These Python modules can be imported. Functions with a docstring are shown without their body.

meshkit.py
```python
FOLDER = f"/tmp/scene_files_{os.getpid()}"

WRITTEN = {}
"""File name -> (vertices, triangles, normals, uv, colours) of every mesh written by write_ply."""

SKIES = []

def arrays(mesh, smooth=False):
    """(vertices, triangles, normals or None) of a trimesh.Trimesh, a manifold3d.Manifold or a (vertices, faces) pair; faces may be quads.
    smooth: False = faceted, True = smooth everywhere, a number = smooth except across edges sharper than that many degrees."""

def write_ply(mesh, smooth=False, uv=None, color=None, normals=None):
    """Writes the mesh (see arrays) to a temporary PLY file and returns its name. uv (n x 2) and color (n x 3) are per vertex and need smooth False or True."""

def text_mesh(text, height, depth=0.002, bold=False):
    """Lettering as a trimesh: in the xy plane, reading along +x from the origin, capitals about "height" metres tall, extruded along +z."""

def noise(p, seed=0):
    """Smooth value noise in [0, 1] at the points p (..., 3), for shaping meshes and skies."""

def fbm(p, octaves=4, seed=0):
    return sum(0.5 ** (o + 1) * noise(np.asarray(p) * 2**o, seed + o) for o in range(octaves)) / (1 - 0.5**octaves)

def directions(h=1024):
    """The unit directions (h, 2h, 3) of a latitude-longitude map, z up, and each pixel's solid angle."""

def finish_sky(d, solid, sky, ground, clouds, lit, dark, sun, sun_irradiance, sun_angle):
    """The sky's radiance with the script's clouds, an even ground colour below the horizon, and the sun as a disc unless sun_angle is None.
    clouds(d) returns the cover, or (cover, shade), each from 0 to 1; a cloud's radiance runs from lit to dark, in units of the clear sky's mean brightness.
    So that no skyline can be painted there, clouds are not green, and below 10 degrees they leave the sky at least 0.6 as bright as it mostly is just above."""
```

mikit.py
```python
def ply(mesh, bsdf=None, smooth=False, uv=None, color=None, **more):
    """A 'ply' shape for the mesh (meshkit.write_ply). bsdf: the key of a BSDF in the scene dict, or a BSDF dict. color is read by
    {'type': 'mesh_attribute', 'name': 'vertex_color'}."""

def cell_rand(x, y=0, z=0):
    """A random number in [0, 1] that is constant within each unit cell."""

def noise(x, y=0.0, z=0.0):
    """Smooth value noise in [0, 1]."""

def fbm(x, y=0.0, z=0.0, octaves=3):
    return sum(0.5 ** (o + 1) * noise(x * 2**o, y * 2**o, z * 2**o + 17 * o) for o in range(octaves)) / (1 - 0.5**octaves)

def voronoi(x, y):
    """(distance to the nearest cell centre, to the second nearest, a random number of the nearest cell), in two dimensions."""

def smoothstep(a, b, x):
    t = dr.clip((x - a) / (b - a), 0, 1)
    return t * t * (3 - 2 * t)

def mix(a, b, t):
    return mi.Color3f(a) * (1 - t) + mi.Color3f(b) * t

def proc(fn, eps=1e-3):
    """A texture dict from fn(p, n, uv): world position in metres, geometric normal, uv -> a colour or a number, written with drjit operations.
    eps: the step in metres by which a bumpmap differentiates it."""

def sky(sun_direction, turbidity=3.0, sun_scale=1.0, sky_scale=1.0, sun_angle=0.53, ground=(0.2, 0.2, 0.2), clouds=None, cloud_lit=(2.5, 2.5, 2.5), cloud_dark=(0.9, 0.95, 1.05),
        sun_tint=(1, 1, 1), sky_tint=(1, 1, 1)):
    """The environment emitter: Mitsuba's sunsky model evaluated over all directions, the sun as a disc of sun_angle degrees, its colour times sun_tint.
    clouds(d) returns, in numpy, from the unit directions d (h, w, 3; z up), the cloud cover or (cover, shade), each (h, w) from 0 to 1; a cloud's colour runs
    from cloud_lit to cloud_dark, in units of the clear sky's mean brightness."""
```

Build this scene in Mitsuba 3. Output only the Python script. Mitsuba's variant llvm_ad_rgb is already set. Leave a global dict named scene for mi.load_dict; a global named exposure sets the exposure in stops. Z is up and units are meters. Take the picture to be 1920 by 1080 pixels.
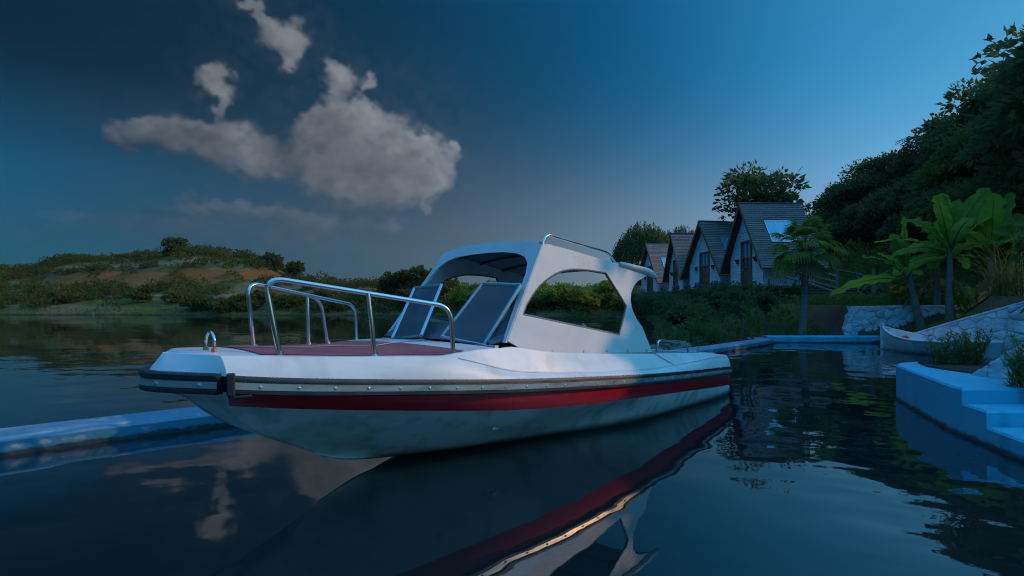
import math, random
import numpy as np, trimesh, mitsuba as mi, drjit as dr
import mikit, meshkit
from mikit import noise, fbm, cell_rand, smoothstep, mix, proc
from scipy.interpolate import PchipInterpolator, RegularGridInterpolator
from shapely.geometry import Polygon, Point, LineString, box as sbox
import shapely

# ---------------------------------------------------------------- camera, sky, exposure
exposure = 1.22
EYE = 1.2
scene = {}
labels = {}
scene['camera'] = {'type': 'perspective', 'fov': 87.66, 'fov_axis': 'x', 'near_clip': 0.05, 'far_clip': 3000.0,
                   'principal_point_offset_y': -28.0 / 1080,
                   'to_world': mi.ScalarTransform4f().look_at(origin=[0, 0, EYE], target=[0, 10, EYE], up=[0, 0, 1])}
CLOUDS = [(-17.2,16.4,4.8,3.5,1),(-14.6,15.1,6.0,4.1,1),(-11.3,13.7,4.5,3.1,1),(-9.1,14.3,2.7,2.9,1),(-18.8,14.2,5.8,3.0,1),(-15.1,11.9,6.6,2.4,0.9),(-19.8,17.9,2.1,1.4,0.9),(-17.0,18.3,3.2,2.0,1),(-15.1,17.6,3.2,2.0,1),(-27.5,14.8,3.5,2.1,0.95),(-31.0,14.7,3.9,1.8,0.9),(-34.2,14.6,2.8,1.2,0.85),(-35.8,14.6,1.5,1.0,0.8),(-25.6,13.3,2.6,1.7,0.9),(-23.0,24.4,2.1,1.8,1),(-22.4,22.7,1.2,1.1,0.9),(-24.5,25.8,1.0,0.8,0.8),(-25.9,26.7,1.6,0.5,0.8),(-28.9,20.1,1.2,1.7,0.95),(-29.0,18.1,0.6,1.2,0.8),(-30.2,20.2,1.0,0.6,0.8),(-18.2,21.8,1.8,1.8,1),(-15.1,21.7,1.1,1.2,0.9),(-9.1,10.2,1.0,0.8,0.8),(-12.7,8.2,1.5,0.8,0.6),(-6.8,15.9,0.7,0.6,0.9),(-9.1,16.5,0.6,0.7,0.9),(-33.4,6.6,8.7,1.0,0.5),(-23.7,8.0,10.8,1.7,0.6),(-39.7,7.1,1.6,0.6,0.5),(-28.4,8.9,4.1,0.8,0.55),(-19.8,5.8,8.5,1.1,0.45),(-41.7,5.5,4.1,0.8,0.4)]


def clouds(d):
    az = np.degrees(np.arctan2(d[..., 0], d[..., 1]))
    el = np.degrees(np.arcsin(np.clip(d[..., 2], -1, 1)))
    q = d * 14.0
    wob = meshkit.fbm(q * 1.9, 5, seed=3) - 0.5
    az2 = az + 3.2 * wob + 1.9 * (meshkit.fbm(q * 5, 5, seed=9) - .5)
    el2 = el + 2.4 * (meshkit.fbm(q * 2.4, 5, seed=5) - .5) + 1.2 * (meshkit.fbm(q * 6, 4, seed=6) - .5)
    dens = np.zeros_like(az)
    for a, e, ra, re, w in CLOUDS:
        r2 = ((az2 - a) / (ra * 1.1)) ** 2 + ((el2 - e) / (re * 1.12)) ** 2
        dens = 1 - (1 - dens) * (1 - w * np.clip(1.25 - r2, 0, 1))
    # the same kind of broken cumulus over the rest of the sky
    far = np.clip((np.abs(az + 20) - 45) / 20, 0, 1)
    gen = np.clip(meshkit.fbm(d * np.array([3.2, 3.2, 7.0]), 5, seed=21) * 2.6 - 1.55, 0, 1) * far * np.clip(el / 8, 0, 1) * np.clip((np.abs(az - 35) - 28) / 20, 0, 1)
    dens = np.maximum(dens, gen * .8)
    toward = np.zeros_like(az)                                          # cloud between a point and the sun, for the lit rims
    for a, e, ra, re, w in CLOUDS:
        toward = np.maximum(toward, w * np.clip(1.25 - ((az2 + 2.2 - a) / (ra * 1.1)) ** 2 - ((el2 + 1.1 - e) / (re * 1.12)) ** 2, 0, 1))
    fine = meshkit.fbm(q * 5, 5, seed=31)
    cov = np.clip((dens - .04 - .50 * (fine - .42)) / 1.12, 0, 1)
    thin = np.clip(.35 + 1.5 * meshkit.fbm(q * 1.1, 3, seed=61) + .05 * (el - 15), .25, 1)
    cov = cov * cov * (3 - 2 * cov) * .88 * thin
    cov = cov * np.clip(.55 + .45 * (el - 6) / 6, .55, 1)
    halo = np.zeros_like(az)
    for a, e, ra, re, w in CLOUDS: halo = np.maximum(halo, w * np.exp(-((az2 - a) / (ra * 1.9 + .8)) ** 2 - ((el2 - e + .6) / (re * 1.9 + .6)) ** 2))
    cov = 1 - (1 - cov) * (1 - .16 * halo * np.clip(1.6 * fine - .2, 0, 1))
    # cumulus: lit from the sun's side, greyer below and away from it
    puff = meshkit.fbm(q * 2.3 + meshkit.fbm(q * 5, 3, seed=44)[..., None] * .8, 5, seed=41) - .5
    lit = .105 + .13 * puff + .075 * np.clip(dens - toward, -.3, 1) + .02 * np.clip((el - 12) / 6, -1, 1) + .045 * np.clip((az + 24) / 16, -1, 1)
    # thin haze, paler low down and towards the sun; an added dark veil dims the far side
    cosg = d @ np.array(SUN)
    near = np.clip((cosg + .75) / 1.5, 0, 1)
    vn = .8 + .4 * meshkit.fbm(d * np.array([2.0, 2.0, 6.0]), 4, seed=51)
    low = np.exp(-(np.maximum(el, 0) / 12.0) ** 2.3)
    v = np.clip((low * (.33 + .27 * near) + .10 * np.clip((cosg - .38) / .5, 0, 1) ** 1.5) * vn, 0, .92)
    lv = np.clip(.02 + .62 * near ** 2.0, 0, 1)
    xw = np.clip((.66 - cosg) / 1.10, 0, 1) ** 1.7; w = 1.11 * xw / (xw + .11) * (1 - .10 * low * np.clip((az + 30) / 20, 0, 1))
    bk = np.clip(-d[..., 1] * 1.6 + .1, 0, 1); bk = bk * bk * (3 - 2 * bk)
    bank = 1 - np.clip((el - 29 + 12 * bk) / (16 - 4 * bk), 0, 1)  # veil darkening lifted overhead and behind, so more sky light reaches the shade
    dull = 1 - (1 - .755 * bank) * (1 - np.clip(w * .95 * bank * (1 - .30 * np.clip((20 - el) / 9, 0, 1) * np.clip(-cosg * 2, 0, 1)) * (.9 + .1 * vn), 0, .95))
    # pale high haze added overhead, out of view, to brighten the shaded parts
    high = np.clip((el - 31) / 22, 0, 1); high = high * high * (3 - 2 * high) * .16 * vn
    v = 1 - (1 - v) * (1 - np.clip(high, 0, .95)); lv = lv * (1 - high / .45) + high / .45 * .9 if False else np.where(el > 31, np.maximum(lv, np.clip((el - 31) / 22, 0, 1) * .9), lv)
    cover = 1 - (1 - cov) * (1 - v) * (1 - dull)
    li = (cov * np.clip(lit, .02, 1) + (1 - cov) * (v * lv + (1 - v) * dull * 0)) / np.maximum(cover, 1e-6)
    return cover, 1 - np.clip(li, 0, 1)


SUN_AZ, SUN_EL = 87.0, 26.0
SUN = (math.sin(math.radians(SUN_AZ)) * math.cos(math.radians(SUN_EL)), math.cos(math.radians(SUN_AZ)) * math.cos(math.radians(SUN_EL)), math.sin(math.radians(SUN_EL)))
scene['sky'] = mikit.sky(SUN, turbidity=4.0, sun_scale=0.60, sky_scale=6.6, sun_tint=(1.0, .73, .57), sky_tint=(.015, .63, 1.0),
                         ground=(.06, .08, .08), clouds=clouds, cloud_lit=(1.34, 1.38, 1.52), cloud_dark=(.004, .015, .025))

# ---------------------------------------------------------------- helpers
COUNT = {}


def key_of(base):
    n = COUNT.get(base, 0)
    COUNT[base] = n + 1
    return base if n == 0 else f'{base}_{n:03d}'


def thing(name, label, cat, group=None, kind=None):
    k = key_of(name)
    e = {'label': label, 'category': cat}
    if group: e['group'] = group
    if kind: e['kind'] = kind
    labels[k] = e
    return k


def tag(k, label, cat=None, group=None, kind=None):
    e = {'label': label} if label else {}
    if cat: e['category'] = cat
    if group: e['group'] = group
    if kind: e['kind'] = kind
    labels[k] = e
    return k


def part(parent, name, mesh, mat, smooth=False, label=None, kind=None):
    k = key_of(f'{parent}__{name}') if parent else key_of(name)
    if isinstance(mesh, list): mesh = cat(mesh)
    scene[k] = mikit.ply(mesh, mat, smooth=smooth)
    if label or kind:
        labels[k] = {}
        if label: labels[k]['label'] = label
        if kind: labels[k]['kind'] = kind
    return k


def tm(v, f): return trimesh.Trimesh(np.asarray(v, float), np.asarray(f, int), process=False)


def cat(ms):
    vs, fs, n = [], [], 0
    for m in ms:
        vs.append(np.asarray(m.vertices)); fs.append(np.asarray(m.faces) + n); n += len(vs[-1])
    return tm(np.vstack(vs), np.vstack(fs))


def frame(z, x=None):
    z = np.asarray(z, float); z = z / np.linalg.norm(z)
    x = np.array([0, 0, 1.]) if x is None else np.asarray(x, float)
    if abs(np.dot(x / np.linalg.norm(x), z)) > .98: x = np.array([1., 0, 0])
    x = x - z * np.dot(x, z); x /= np.linalg.norm(x)
    return x, np.cross(z, x), z


def tube(path, r, n=8, caps=True):
    P = np.asarray(path, float); m = len(P)
    R = np.broadcast_to(np.asarray(r, float), (m,))
    T = np.gradient(P, axis=0); T /= np.linalg.norm(T, axis=1, keepdims=True) + 1e-12
    x, y, _ = frame(T[0]); vs = []
    a = np.arange(n) / n * 2 * np.pi
    for i in range(m):
        x = x - T[i] * np.dot(x, T[i]); x /= np.linalg.norm(x); y = np.cross(T[i], x)
        vs.append(P[i] + R[i] * (np.cos(a)[:, None] * x + np.sin(a)[:, None] * y))
    v = np.vstack(vs); f = []
    for i in range(m - 1):
        for k in range(n):
            k2 = (k + 1) % n
            f += [[i*n+k, i*n+k2, (i+1)*n+k2], [i*n+k, (i+1)*n+k2, (i+1)*n+k]]
    if caps:
        c0, c1 = len(v), len(v) + 1
        v = np.vstack([v, P[0], P[-1]])
        for k in range(n):
            k2 = (k + 1) % n
            f += [[c0, k2, k], [c1, (m-1)*n+k, (m-1)*n+k2]]
    return tm(v, f)


def spl(pts, n=24):
    P = np.asarray(pts, float)
    t = np.r_[0, np.cumsum(np.linalg.norm(np.diff(P, axis=0), axis=1) + 1e-9)]
    return PchipInterpolator(t, P)(np.linspace(0, t[-1], n))


def rounded(pts, r, n=6):
    """a polyline with its inner corners rounded to radius about r"""
    P = [np.asarray(p, float) for p in pts]; out = [P[0]]
    for i in range(1, len(P) - 1):
        a, b, c = P[i-1], P[i], P[i+1]
        la, lc = np.linalg.norm(a - b), np.linalg.norm(c - b); q = min(r, la * .45, lc * .45)
        p0, p1 = b + (a - b) / la * q, b + (c - b) / lc * q
        for t in np.linspace(0, 1, n): out.append((1-t)**2 * p0 + 2*t*(1-t) * b + t*t * p1)
    out.append(P[-1])
    return np.array(out)


def bx(c, size, x=(1, 0, 0), z=(0, 0, 1), ch=0.0):
    """a box, with chamfered edges when ch > 0"""
    sx, sy, sz = np.asarray(size, float) / 2
    if ch:
        pts = []
        for i in (-1, 1):
            for j in (-1, 1):
                for k in (-1, 1):
                    pts += [(i*(sx-ch), j*(sy-ch), k*sz), (i*(sx-ch), j*sy, k*(sz-ch)), (i*sx, j*(sy-ch), k*(sz-ch))]
        m = trimesh.convex.convex_hull(np.array(pts))
        v, f = np.array(m.vertices), np.array(m.faces)
    else:
        v = np.array([[i, j, k] for i in (-sx, sx) for j in (-sy, sy) for k in (-sz, sz)])
        f = np.array([[0,1,3],[0,3,2],[4,6,7],[4,7,5],[0,4,5],[0,5,1],[2,3,7],[2,7,6],[0,2,6],[0,6,4],[1,5,7],[1,7,3]])
    X = np.asarray(x, float); X = X / np.linalg.norm(X)
    Z = np.asarray(z, float); Z = Z - X * np.dot(X, Z); Z /= np.linalg.norm(Z); Y = np.cross(Z, X)
    return tm(v @ np.array([X, Y, Z]) + np.asarray(c, float), f)


def beam(a, b, w, h=None, up=(0, 0, 1), ch=0):
    a, b = np.asarray(a, float), np.asarray(b, float); d = b - a
    if abs(d[2]) > .98 * np.linalg.norm(d): up = (0, 1, 0)
    return bx((a + b) / 2, (np.linalg.norm(d), w, h or w), d, up, ch)


def loft(curves, flip=False, closed=False):
    C = np.array(curves); m, n = C.shape[:2]; f = []
    for i in range(m - (0 if closed else 1)):
        i2 = (i + 1) % m
        for k in range(n - 1):
            q = [i*n+k, i2*n+k, i2*n+k+1, i*n+k+1]
            if flip: q = q[::-1]
            f += [[q[0], q[1], q[2]], [q[0], q[2], q[3]]]
    return tm(C.reshape(-1, 3), f)


def slab(poly, t0, t1, to3):
    """extrude a shapely polygon between two depths; to3 maps (x, y, depth) rows to 3-D"""
    out = []
    for g in getattr(poly, 'geoms', [poly]):
        if g.is_empty or g.area < 1e-6: continue
        m = trimesh.creation.extrude_polygon(g, t1 - t0, engine='earcut')
        v = np.array(m.vertices); v[:, 2] += t0
        out.append(tm(to3(v), m.faces))
    return cat(out) if out else None


def leaves(rng, pos, direc, nrm, L, W, fold=.25, droop=0.):
    """one rhombic, folded leaf (2-4 triangles) at each position"""
    N = len(pos); direc = direc / (np.linalg.norm(direc, axis=1, keepdims=True) + 1e-9)
    side = np.cross(direc, nrm); side /= np.linalg.norm(side, axis=1, keepdims=True) + 1e-9
    n2 = np.cross(side, direc)
    L = np.broadcast_to(L, (N,))[:, None]; W = np.broadcast_to(W, (N,))[:, None]
    a = pos; tip = pos + direc * L + np.array([0, 0, -1.]) * droop * L
    mid = pos + direc * L * .45
    l = mid + side * W * .5 + n2 * W * fold * .5; r = mid - side * W * .5 + n2 * W * fold * .5
    v = np.stack([a, l, tip, r], 1).reshape(-1, 3)
    b = np.arange(N)[:, None] * 4
    return tm(v, np.vstack([b + [0, 2, 1], b + [0, 3, 2]]))


def blades(rng, base, heading, H, W, bend, seg=4):
    """arched grass blades: base (N,3), heading (N,) angle, height, width, bend (horizontal reach)"""
    N = len(base); H = np.broadcast_to(H, (N,)); W = np.broadcast_to(W, (N,)); bend = np.broadcast_to(bend, (N,))
    h = np.stack([np.cos(heading), np.sin(heading), heading * 0], 1); s = np.stack([-np.sin(heading), np.cos(heading), heading * 0], 1)
    rows = []
    for i in range(seg + 1):
        t = i / seg
        c = base + h * (bend * t ** 1.8)[:, None] + np.array([0, 0, 1.]) * (H * (t - .45 * np.clip(bend / H, 0, 1.6) * t ** 3))[:, None]
        w = (W * (1 - t) ** .8 * .5 + .0005)[:, None]
        rows += [c - s * w, c + s * w]
    v = np.stack(rows, 1).reshape(-1, 3); k = 2 * (seg + 1); b = np.arange(N)[:, None] * k; f = []
    for i in range(seg):
        f += [b + [2*i, 2*i+1, 2*i+3], b + [2*i, 2*i+3, 2*i+2]]
    return tm(v, np.vstack(f))


def unit(rng, N):
    v = rng.normal(size=(N, 3)); return v / np.linalg.norm(v, axis=1, keepdims=True)


# ---------------------------------------------------------------- materials
def M(name, **k): scene[name] = k; return name
def two(b): return {'type': 'twosided', 'bsdf': b}
def rgb(*c): return {'type': 'rgb', 'value': list(c)}


def plastic(name, col, alpha=.15, ior=1.5):
    return M(name, **two({'type': 'roughplastic', 'diffuse_reflectance': col, 'alpha': alpha, 'int_ior': ior, 'nonlinear': False}))


def diffuse(name, col): return M(name, **two({'type': 'diffuse', 'reflectance': col}))
def bump(b, fn, scale, eps=2e-3): return {'type': 'bumpmap', 'arbitrary': proc(fn, eps), 'scale': scale, 'bsdf': b}


def gel(c0, c1, sc=3.0, amt=1.0):
    def fn(p, n, uv):
        a = fbm(p.x * sc, p.y * sc, p.z * sc * 2.2, 4)
        b = fbm(p.x * 7 + 5, p.y * 7, p.z * 1.6, 4)
        return mix(c0, c1, dr.clip(smoothstep(.40, .78, a) * .6 + smoothstep(.55, .80, b) * .6, 0, 1) * amt)
    return proc(fn)


plastic('gelcoat', gel((.76, .75, .73), (.60, .58, .55)), .16)
plastic('canopy_white', gel((.76, .75, .73), (.64, .63, .60), 2.2), .4)
def hull_fn(p, n, uv):
    a = fbm(p.x * 2.5, p.y * 2.5, p.z * 5, 4); streak = fbm(p.x * 9, p.y * 9, p.z * 1.2, 3)
    low = 1 - smoothstep(.015, .10, p.z + .07 * (a - .5))
    c = mix((.66, .66, .65), (.45, .45, .42), smoothstep(.4, .75, a) * .8)
    c = mix(c, (.36, .35, .30), smoothstep(.48, .72, streak) * .6)
    return mix(c, (.085, .095, .07), low * .85)
plastic('hull_white', proc(hull_fn), .18)
def red_fn(p, n, uv):
    a = fbm(p.x * 4, p.y * 4, p.z * 9, 3); s = fbm(p.x * 60, p.y * 60, p.z * 60, 2)
    c = mix((.60, .008, .018), (.44, .009, .017), a)
    return mix(c, (.55, .25, .22), smoothstep(.80, .86, s) * .7)
plastic('red_paint', proc(red_fn), .12)
def deckred_fn(p, n, uv):
    a = fbm(p.x * 5, p.y * 5, 0, 4); s = noise(p.x * 160, p.y * 160, 0)
    return mix((.30, .045, .055), (.40, .12, .12), dr.clip(a * .9 + s * .25, 0, 1))
plastic('deck_red', proc(deckred_fn), .35)
plastic('rubber', gel((.018, .018, .02), (.05, .048, .045), 8), .3)
def alu_fn(p, n, uv): return mix((.55, .55, .54), (.34, .33, .31), smoothstep(.4, .8, fbm(p.x * 6, p.y * 6, p.z * 30, 4)))
M('alu', **two({'type': 'principled', 'base_color': proc(alu_fn), 'metallic': .75, 'roughness': .38}))
M('steel', **two({'type': 'principled', 'base_color': rgb(.72, .71, .70), 'metallic': 1.0, 'roughness': .16}))
M('frame_alu', **two({'type': 'principled', 'base_color': rgb(.42, .56, .64), 'metallic': .85, 'roughness': .25}))
plastic('brass_bolt', rgb(.55, .20, .08), .2)
plastic('lining', gel((.17, .17, .18), (.11, .11, .12), 4), .4)
plastic('lining_dark', rgb(.06, .062, .07), .35)
M('pane_smoke', type='blendbsdf', weight=proc(lambda p, n, uv: .62 + .22 * fbm(p.x * 6, p.y * 6, p.z * 6, 3)),
  a={'type': 'thindielectric', 'specular_transmittance': rgb(.45, .5, .52)}, b=two({'type': 'diffuse', 'reflectance': rgb(.15, .155, .17)}))
plastic('seat_vinyl', rgb(.10, .11, .13), .3)


def blue_fn(p, n, uv):
    a = fbm(p.x * 2.2, p.y * 2.2, p.z * 3, 4); b = fbm(p.x * 14, p.y * 14, p.z * 14, 3); st = fbm(p.x * 8, p.y * 8, p.z * 1.0, 3)
    c = mix((.02, .50, .70), (.06, .56, .75), a)
    c = mix(c, (.42, .52, .56), smoothstep(.62, .80, b) * .45)
    c = mix(c, (.03, .22, .36), smoothstep(.55, .78, st) * .35)
    algae = 1 - smoothstep(.015, .06, p.z + .05 * (b - .5))
    return mix(c, (.03, .045, .035), algae * .9)
M('blue_paint', **two(bump({'type': 'roughplastic', 'diffuse_reflectance': proc(blue_fn), 'alpha': .35, 'nonlinear': False}, lambda p, n, uv: fbm(p.x * 40, p.y * 40, p.z * 40, 3), .004)))
def dock_fn(p, n, uv):
    a = fbm(p.x * 2.2, p.y * 2.2, p.z * 3, 4); b = fbm(p.x * 14, p.y * 14, p.z * 14, 3)
    c = mix((.30, .42, .50), (.10, .28, .42), smoothstep(.36, .56, a))
    c = mix(c, (.05, .24, .38), 1 - smoothstep(.10, .155, p.z))
    c = mix(c, (.50, .52, .50), smoothstep(.62, .80, b) * .45)
    algae = 1 - smoothstep(.02, .055, p.z + .06 * (b - .5))
    return mix(c, (.02, .03, .025), algae * .95)
M('dock_paint', **two(bump({'type': 'roughplastic', 'diffuse_reflectance': proc(dock_fn), 'alpha': .4, 'nonlinear': False}, lambda p, n, uv: fbm(p.x * 30, p.y * 30, p.z * 30, 3), .006)))


def water_bump(p, n, uv):
    calm = .30 + .9 * smoothstep(.42, .66, fbm(p.x * .16 + 3, p.y * .11 + 1.7, 0, 2)) 
    right = smoothstep(-1.0, 4.5, p.x)
    amp = calm * (.62 + 1.6 * right)
    w = fbm(p.x * .85, p.y * 1.1 + .5, 2.0, 2) * 1.5 + fbm(p.x * 2.6 + p.y * .6, p.y * 3.3, 5.0, 2) * .42 + noise(p.x * 9.0, p.y * 12.0, 1.0) * .030 + noise(p.x * 24.0, p.y * 30.0, 3.0) * .006
    return w * amp
M('water', type='twosided', bsdf=bump({'type': 'plastic', 'diffuse_reflectance': rgb(.005, .013, .016), 'int_ior': 1.9, 'nonlinear': False}, water_bump, .016, 4e-3))


def ground_fn(p, n, uv):
    a = fbm(p.x * .35, p.y * .35, 0, 4); b = fbm(p.x * 3.1, p.y * 3.1, 4, 4)
    grass = mix((.045, .075, .018), (.10, .115, .035), b)
    soil = mix((.16, .095, .065), (.24, .17, .12), b)
    c = mix(grass, soil, smoothstep(.50, .62, a) * .55)
    # the bare ochre field on the far hill, with a pale cut above it
    field = smoothstep(0.0, .25, 1 - dr.square((p.x + 43) / 19) - dr.square((p.z - 4.5 - .03 * (p.x + 43) + 1.6 * (a - .5)) / 1.15)) * smoothstep(40., 46., p.y)
    c = mix(c, mix((.17, .068, .02), (.24, .11, .035), b), field * (.55 + .4 * smoothstep(.35, .6, fbm(p.x * .8, p.y * .8, 3, 3))))
    cut = smoothstep(.0, .3, 1 - dr.square((p.x + 50) / 13) - dr.square((p.z - 6.35 - .035 * (p.x + 50) + .8 * (b - .5)) / .45)) * smoothstep(40., 46., p.y)
    c = mix(c, (.25, .17, .12), cut * .7)
    path = smoothstep(.0, .3, 1 - dr.square((p.z - 2.0 - .5 * (a - .5)) / .16)) * smoothstep(40., 46., p.y) * smoothstep(.45, .6, fbm(p.x * .12, 3.0, 0, 2))
    c = mix(c, (.30, .22, .16), path * .7)
    steep = 1 - smoothstep(.55, .86, dr.abs(n.z))
    c = mix(c, mix((.13, .06, .04), (.20, .11, .075), b), steep * (1 - smoothstep(30., 36., p.y)))
    wet = 1 - smoothstep(.02, .22, p.z + .15 * (b - .5))
    return mix(c, (.035, .03, .022), wet * .8)
M('ground_mat', **two({'type': 'diffuse', 'reflectance': proc(ground_fn)}))


def leafmat(name, c0, c1, c2=None, tr=1.0, sc=1.3, fine=9.0, rough=.55):
    def fn(p, n, uv):
        a = fbm(p.x * sc, p.y * sc, p.z * sc, 2); b = cell_rand(p.x * fine, p.y * fine, p.z * fine)
        c = mix(c0, c1, dr.clip(a * .8 + b * .45 - .15, 0, 1))
        if c2 is not None: c = mix(c, c2, smoothstep(.80, .97, b) * smoothstep(.45, .6, a))
        return c
    return M(name, type='principledthin', base_color=proc(fn), roughness=rough, diff_trans=tr, spec_trans=0.0)


leafmat('leaf_dark', (.07, .12, .045), (.15, .19, .065), (.22, .17, .06))
leafmat('leaf_mid', (.10, .15, .035), (.20, .23, .06), (.26, .20, .06))
leafmat('leaf_far', (.055, .070, .014), (.15, .145, .035), (.20, .14, .05), sc=.25, fine=3.0)
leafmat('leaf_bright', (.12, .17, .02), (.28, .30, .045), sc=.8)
leafmat('leaf_spit_sunlit', (.19, .24, .035), (.34, .38, .06), (.42, .36, .08), sc=.5)  # leaf colour brightened to stand in for sunlight on the spit bushes
leafmat('leaf_banana_young', (.30, .44, .04), (.44, .56, .07), sc=2.0, fine=1.5, tr=1.1, rough=.35)
leafmat('leaf_willow', (.07, .12, .04), (.15, .19, .06))
leafmat('leaf_banana', (.13, .29, .05), (.27, .44, .07), sc=2.0, fine=1.5, tr=1.1, rough=.35)
leafmat('leaf_palm', (.12, .22, .045), (.27, .33, .06), (.48, .36, .07), sc=2.5, fine=5, tr=1.0, rough=.4)
leafmat('leaf_dry', (.25, .19, .08), (.40, .31, .14), sc=2.5)
leafmat('grass_blade', (.07, .14, .035), (.17, .24, .07), sc=2.0, tr=.8)
def bark_fn(p, n, uv): return mix((.10, .075, .055), (.23, .18, .14), fbm(p.x * 9, p.y * 9, p.z * 3.5, 4))
M('bark', **two(bump({'type': 'diffuse', 'reflectance': proc(bark_fn)}, lambda p, n, uv: fbm(p.x * 18, p.y * 18, p.z * 6, 3), .03)))
def palmbark_fn(p, n, uv): return mix((.16, .125, .10), (.32, .27, .22), dr.clip(fbm(p.x * 7, p.y * 7, p.z * 16, 3) * .7 + .3 * noise(0., 0., p.z * 26), 0, 1))
M('palm_bark', **two({'type': 'diffuse', 'reflectance': proc(palmbark_fn)}))


def wood(name, c0, c1, sc=1.0, al=None):
    def fn(p, n, uv):
        k = cell_rand(p.x * .9 * sc, p.y * .9 * sc, p.z * 6.5)
        g = fbm(p.x * 2 * sc, p.y * 5 * sc, p.z * 40 * sc, 3)
        return mix(c0, c1, dr.clip(g * .75 + k * .4 - .08, 0, 1))
    if al: return plastic(name, proc(fn), al)
    return diffuse(name, proc(fn))


wood('roof_wood', (.17, .135, .12), (.36, .29, .26))
wood('white_board', (.62, .63, .63), (.82, .82, .81))
wood('frame_wood', (.34, .11, .045), (.50, .19, .08), al=.35)
wood('door_wood', (.24, .085, .04), (.36, .14, .07), al=.3)
wood('grey_wood', (.14, .115, .09), (.30, .25, .20))
wood('dark_wood', (.05, .04, .034), (.11, .09, .075))
M('skylight_glass', **two({'type': 'principled', 'base_color': rgb(.14, .46, .62), 'metallic': .45, 'roughness': .06}))  # cyan base colour stands in for sky reflected in the panes
M('door_glass', **two({'type': 'principled', 'base_color': rgb(.10, .14, .17), 'metallic': .35, 'roughness': .05}))
def stone_fn(p, n, uv):
    a = fbm(p.x * 4, p.y * 4, p.z * 4, 3); b = fbm(p.x * 22, p.y * 22, p.z * 22, 3)
    c = mix((.74, .75, .76), (.54, .56, .58), smoothstep(.35, .75, a))
    return mix(c, (.28, .28, .27), smoothstep(.60, .78, b) * .6)
M('white_stone', **two(bump({'type': 'diffuse', 'reflectance': proc(stone_fn)}, lambda p, n, uv: fbm(p.x * 25, p.y * 25, p.z * 25, 3), .02)))
def mortar_fn(p, n, uv): return mix((.70, .71, .72), (.42, .43, .43), smoothstep(.3, .7, fbm(p.x * 12, p.y * 12, p.z * 12, 3)))
diffuse('mortar', proc(mortar_fn))
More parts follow.
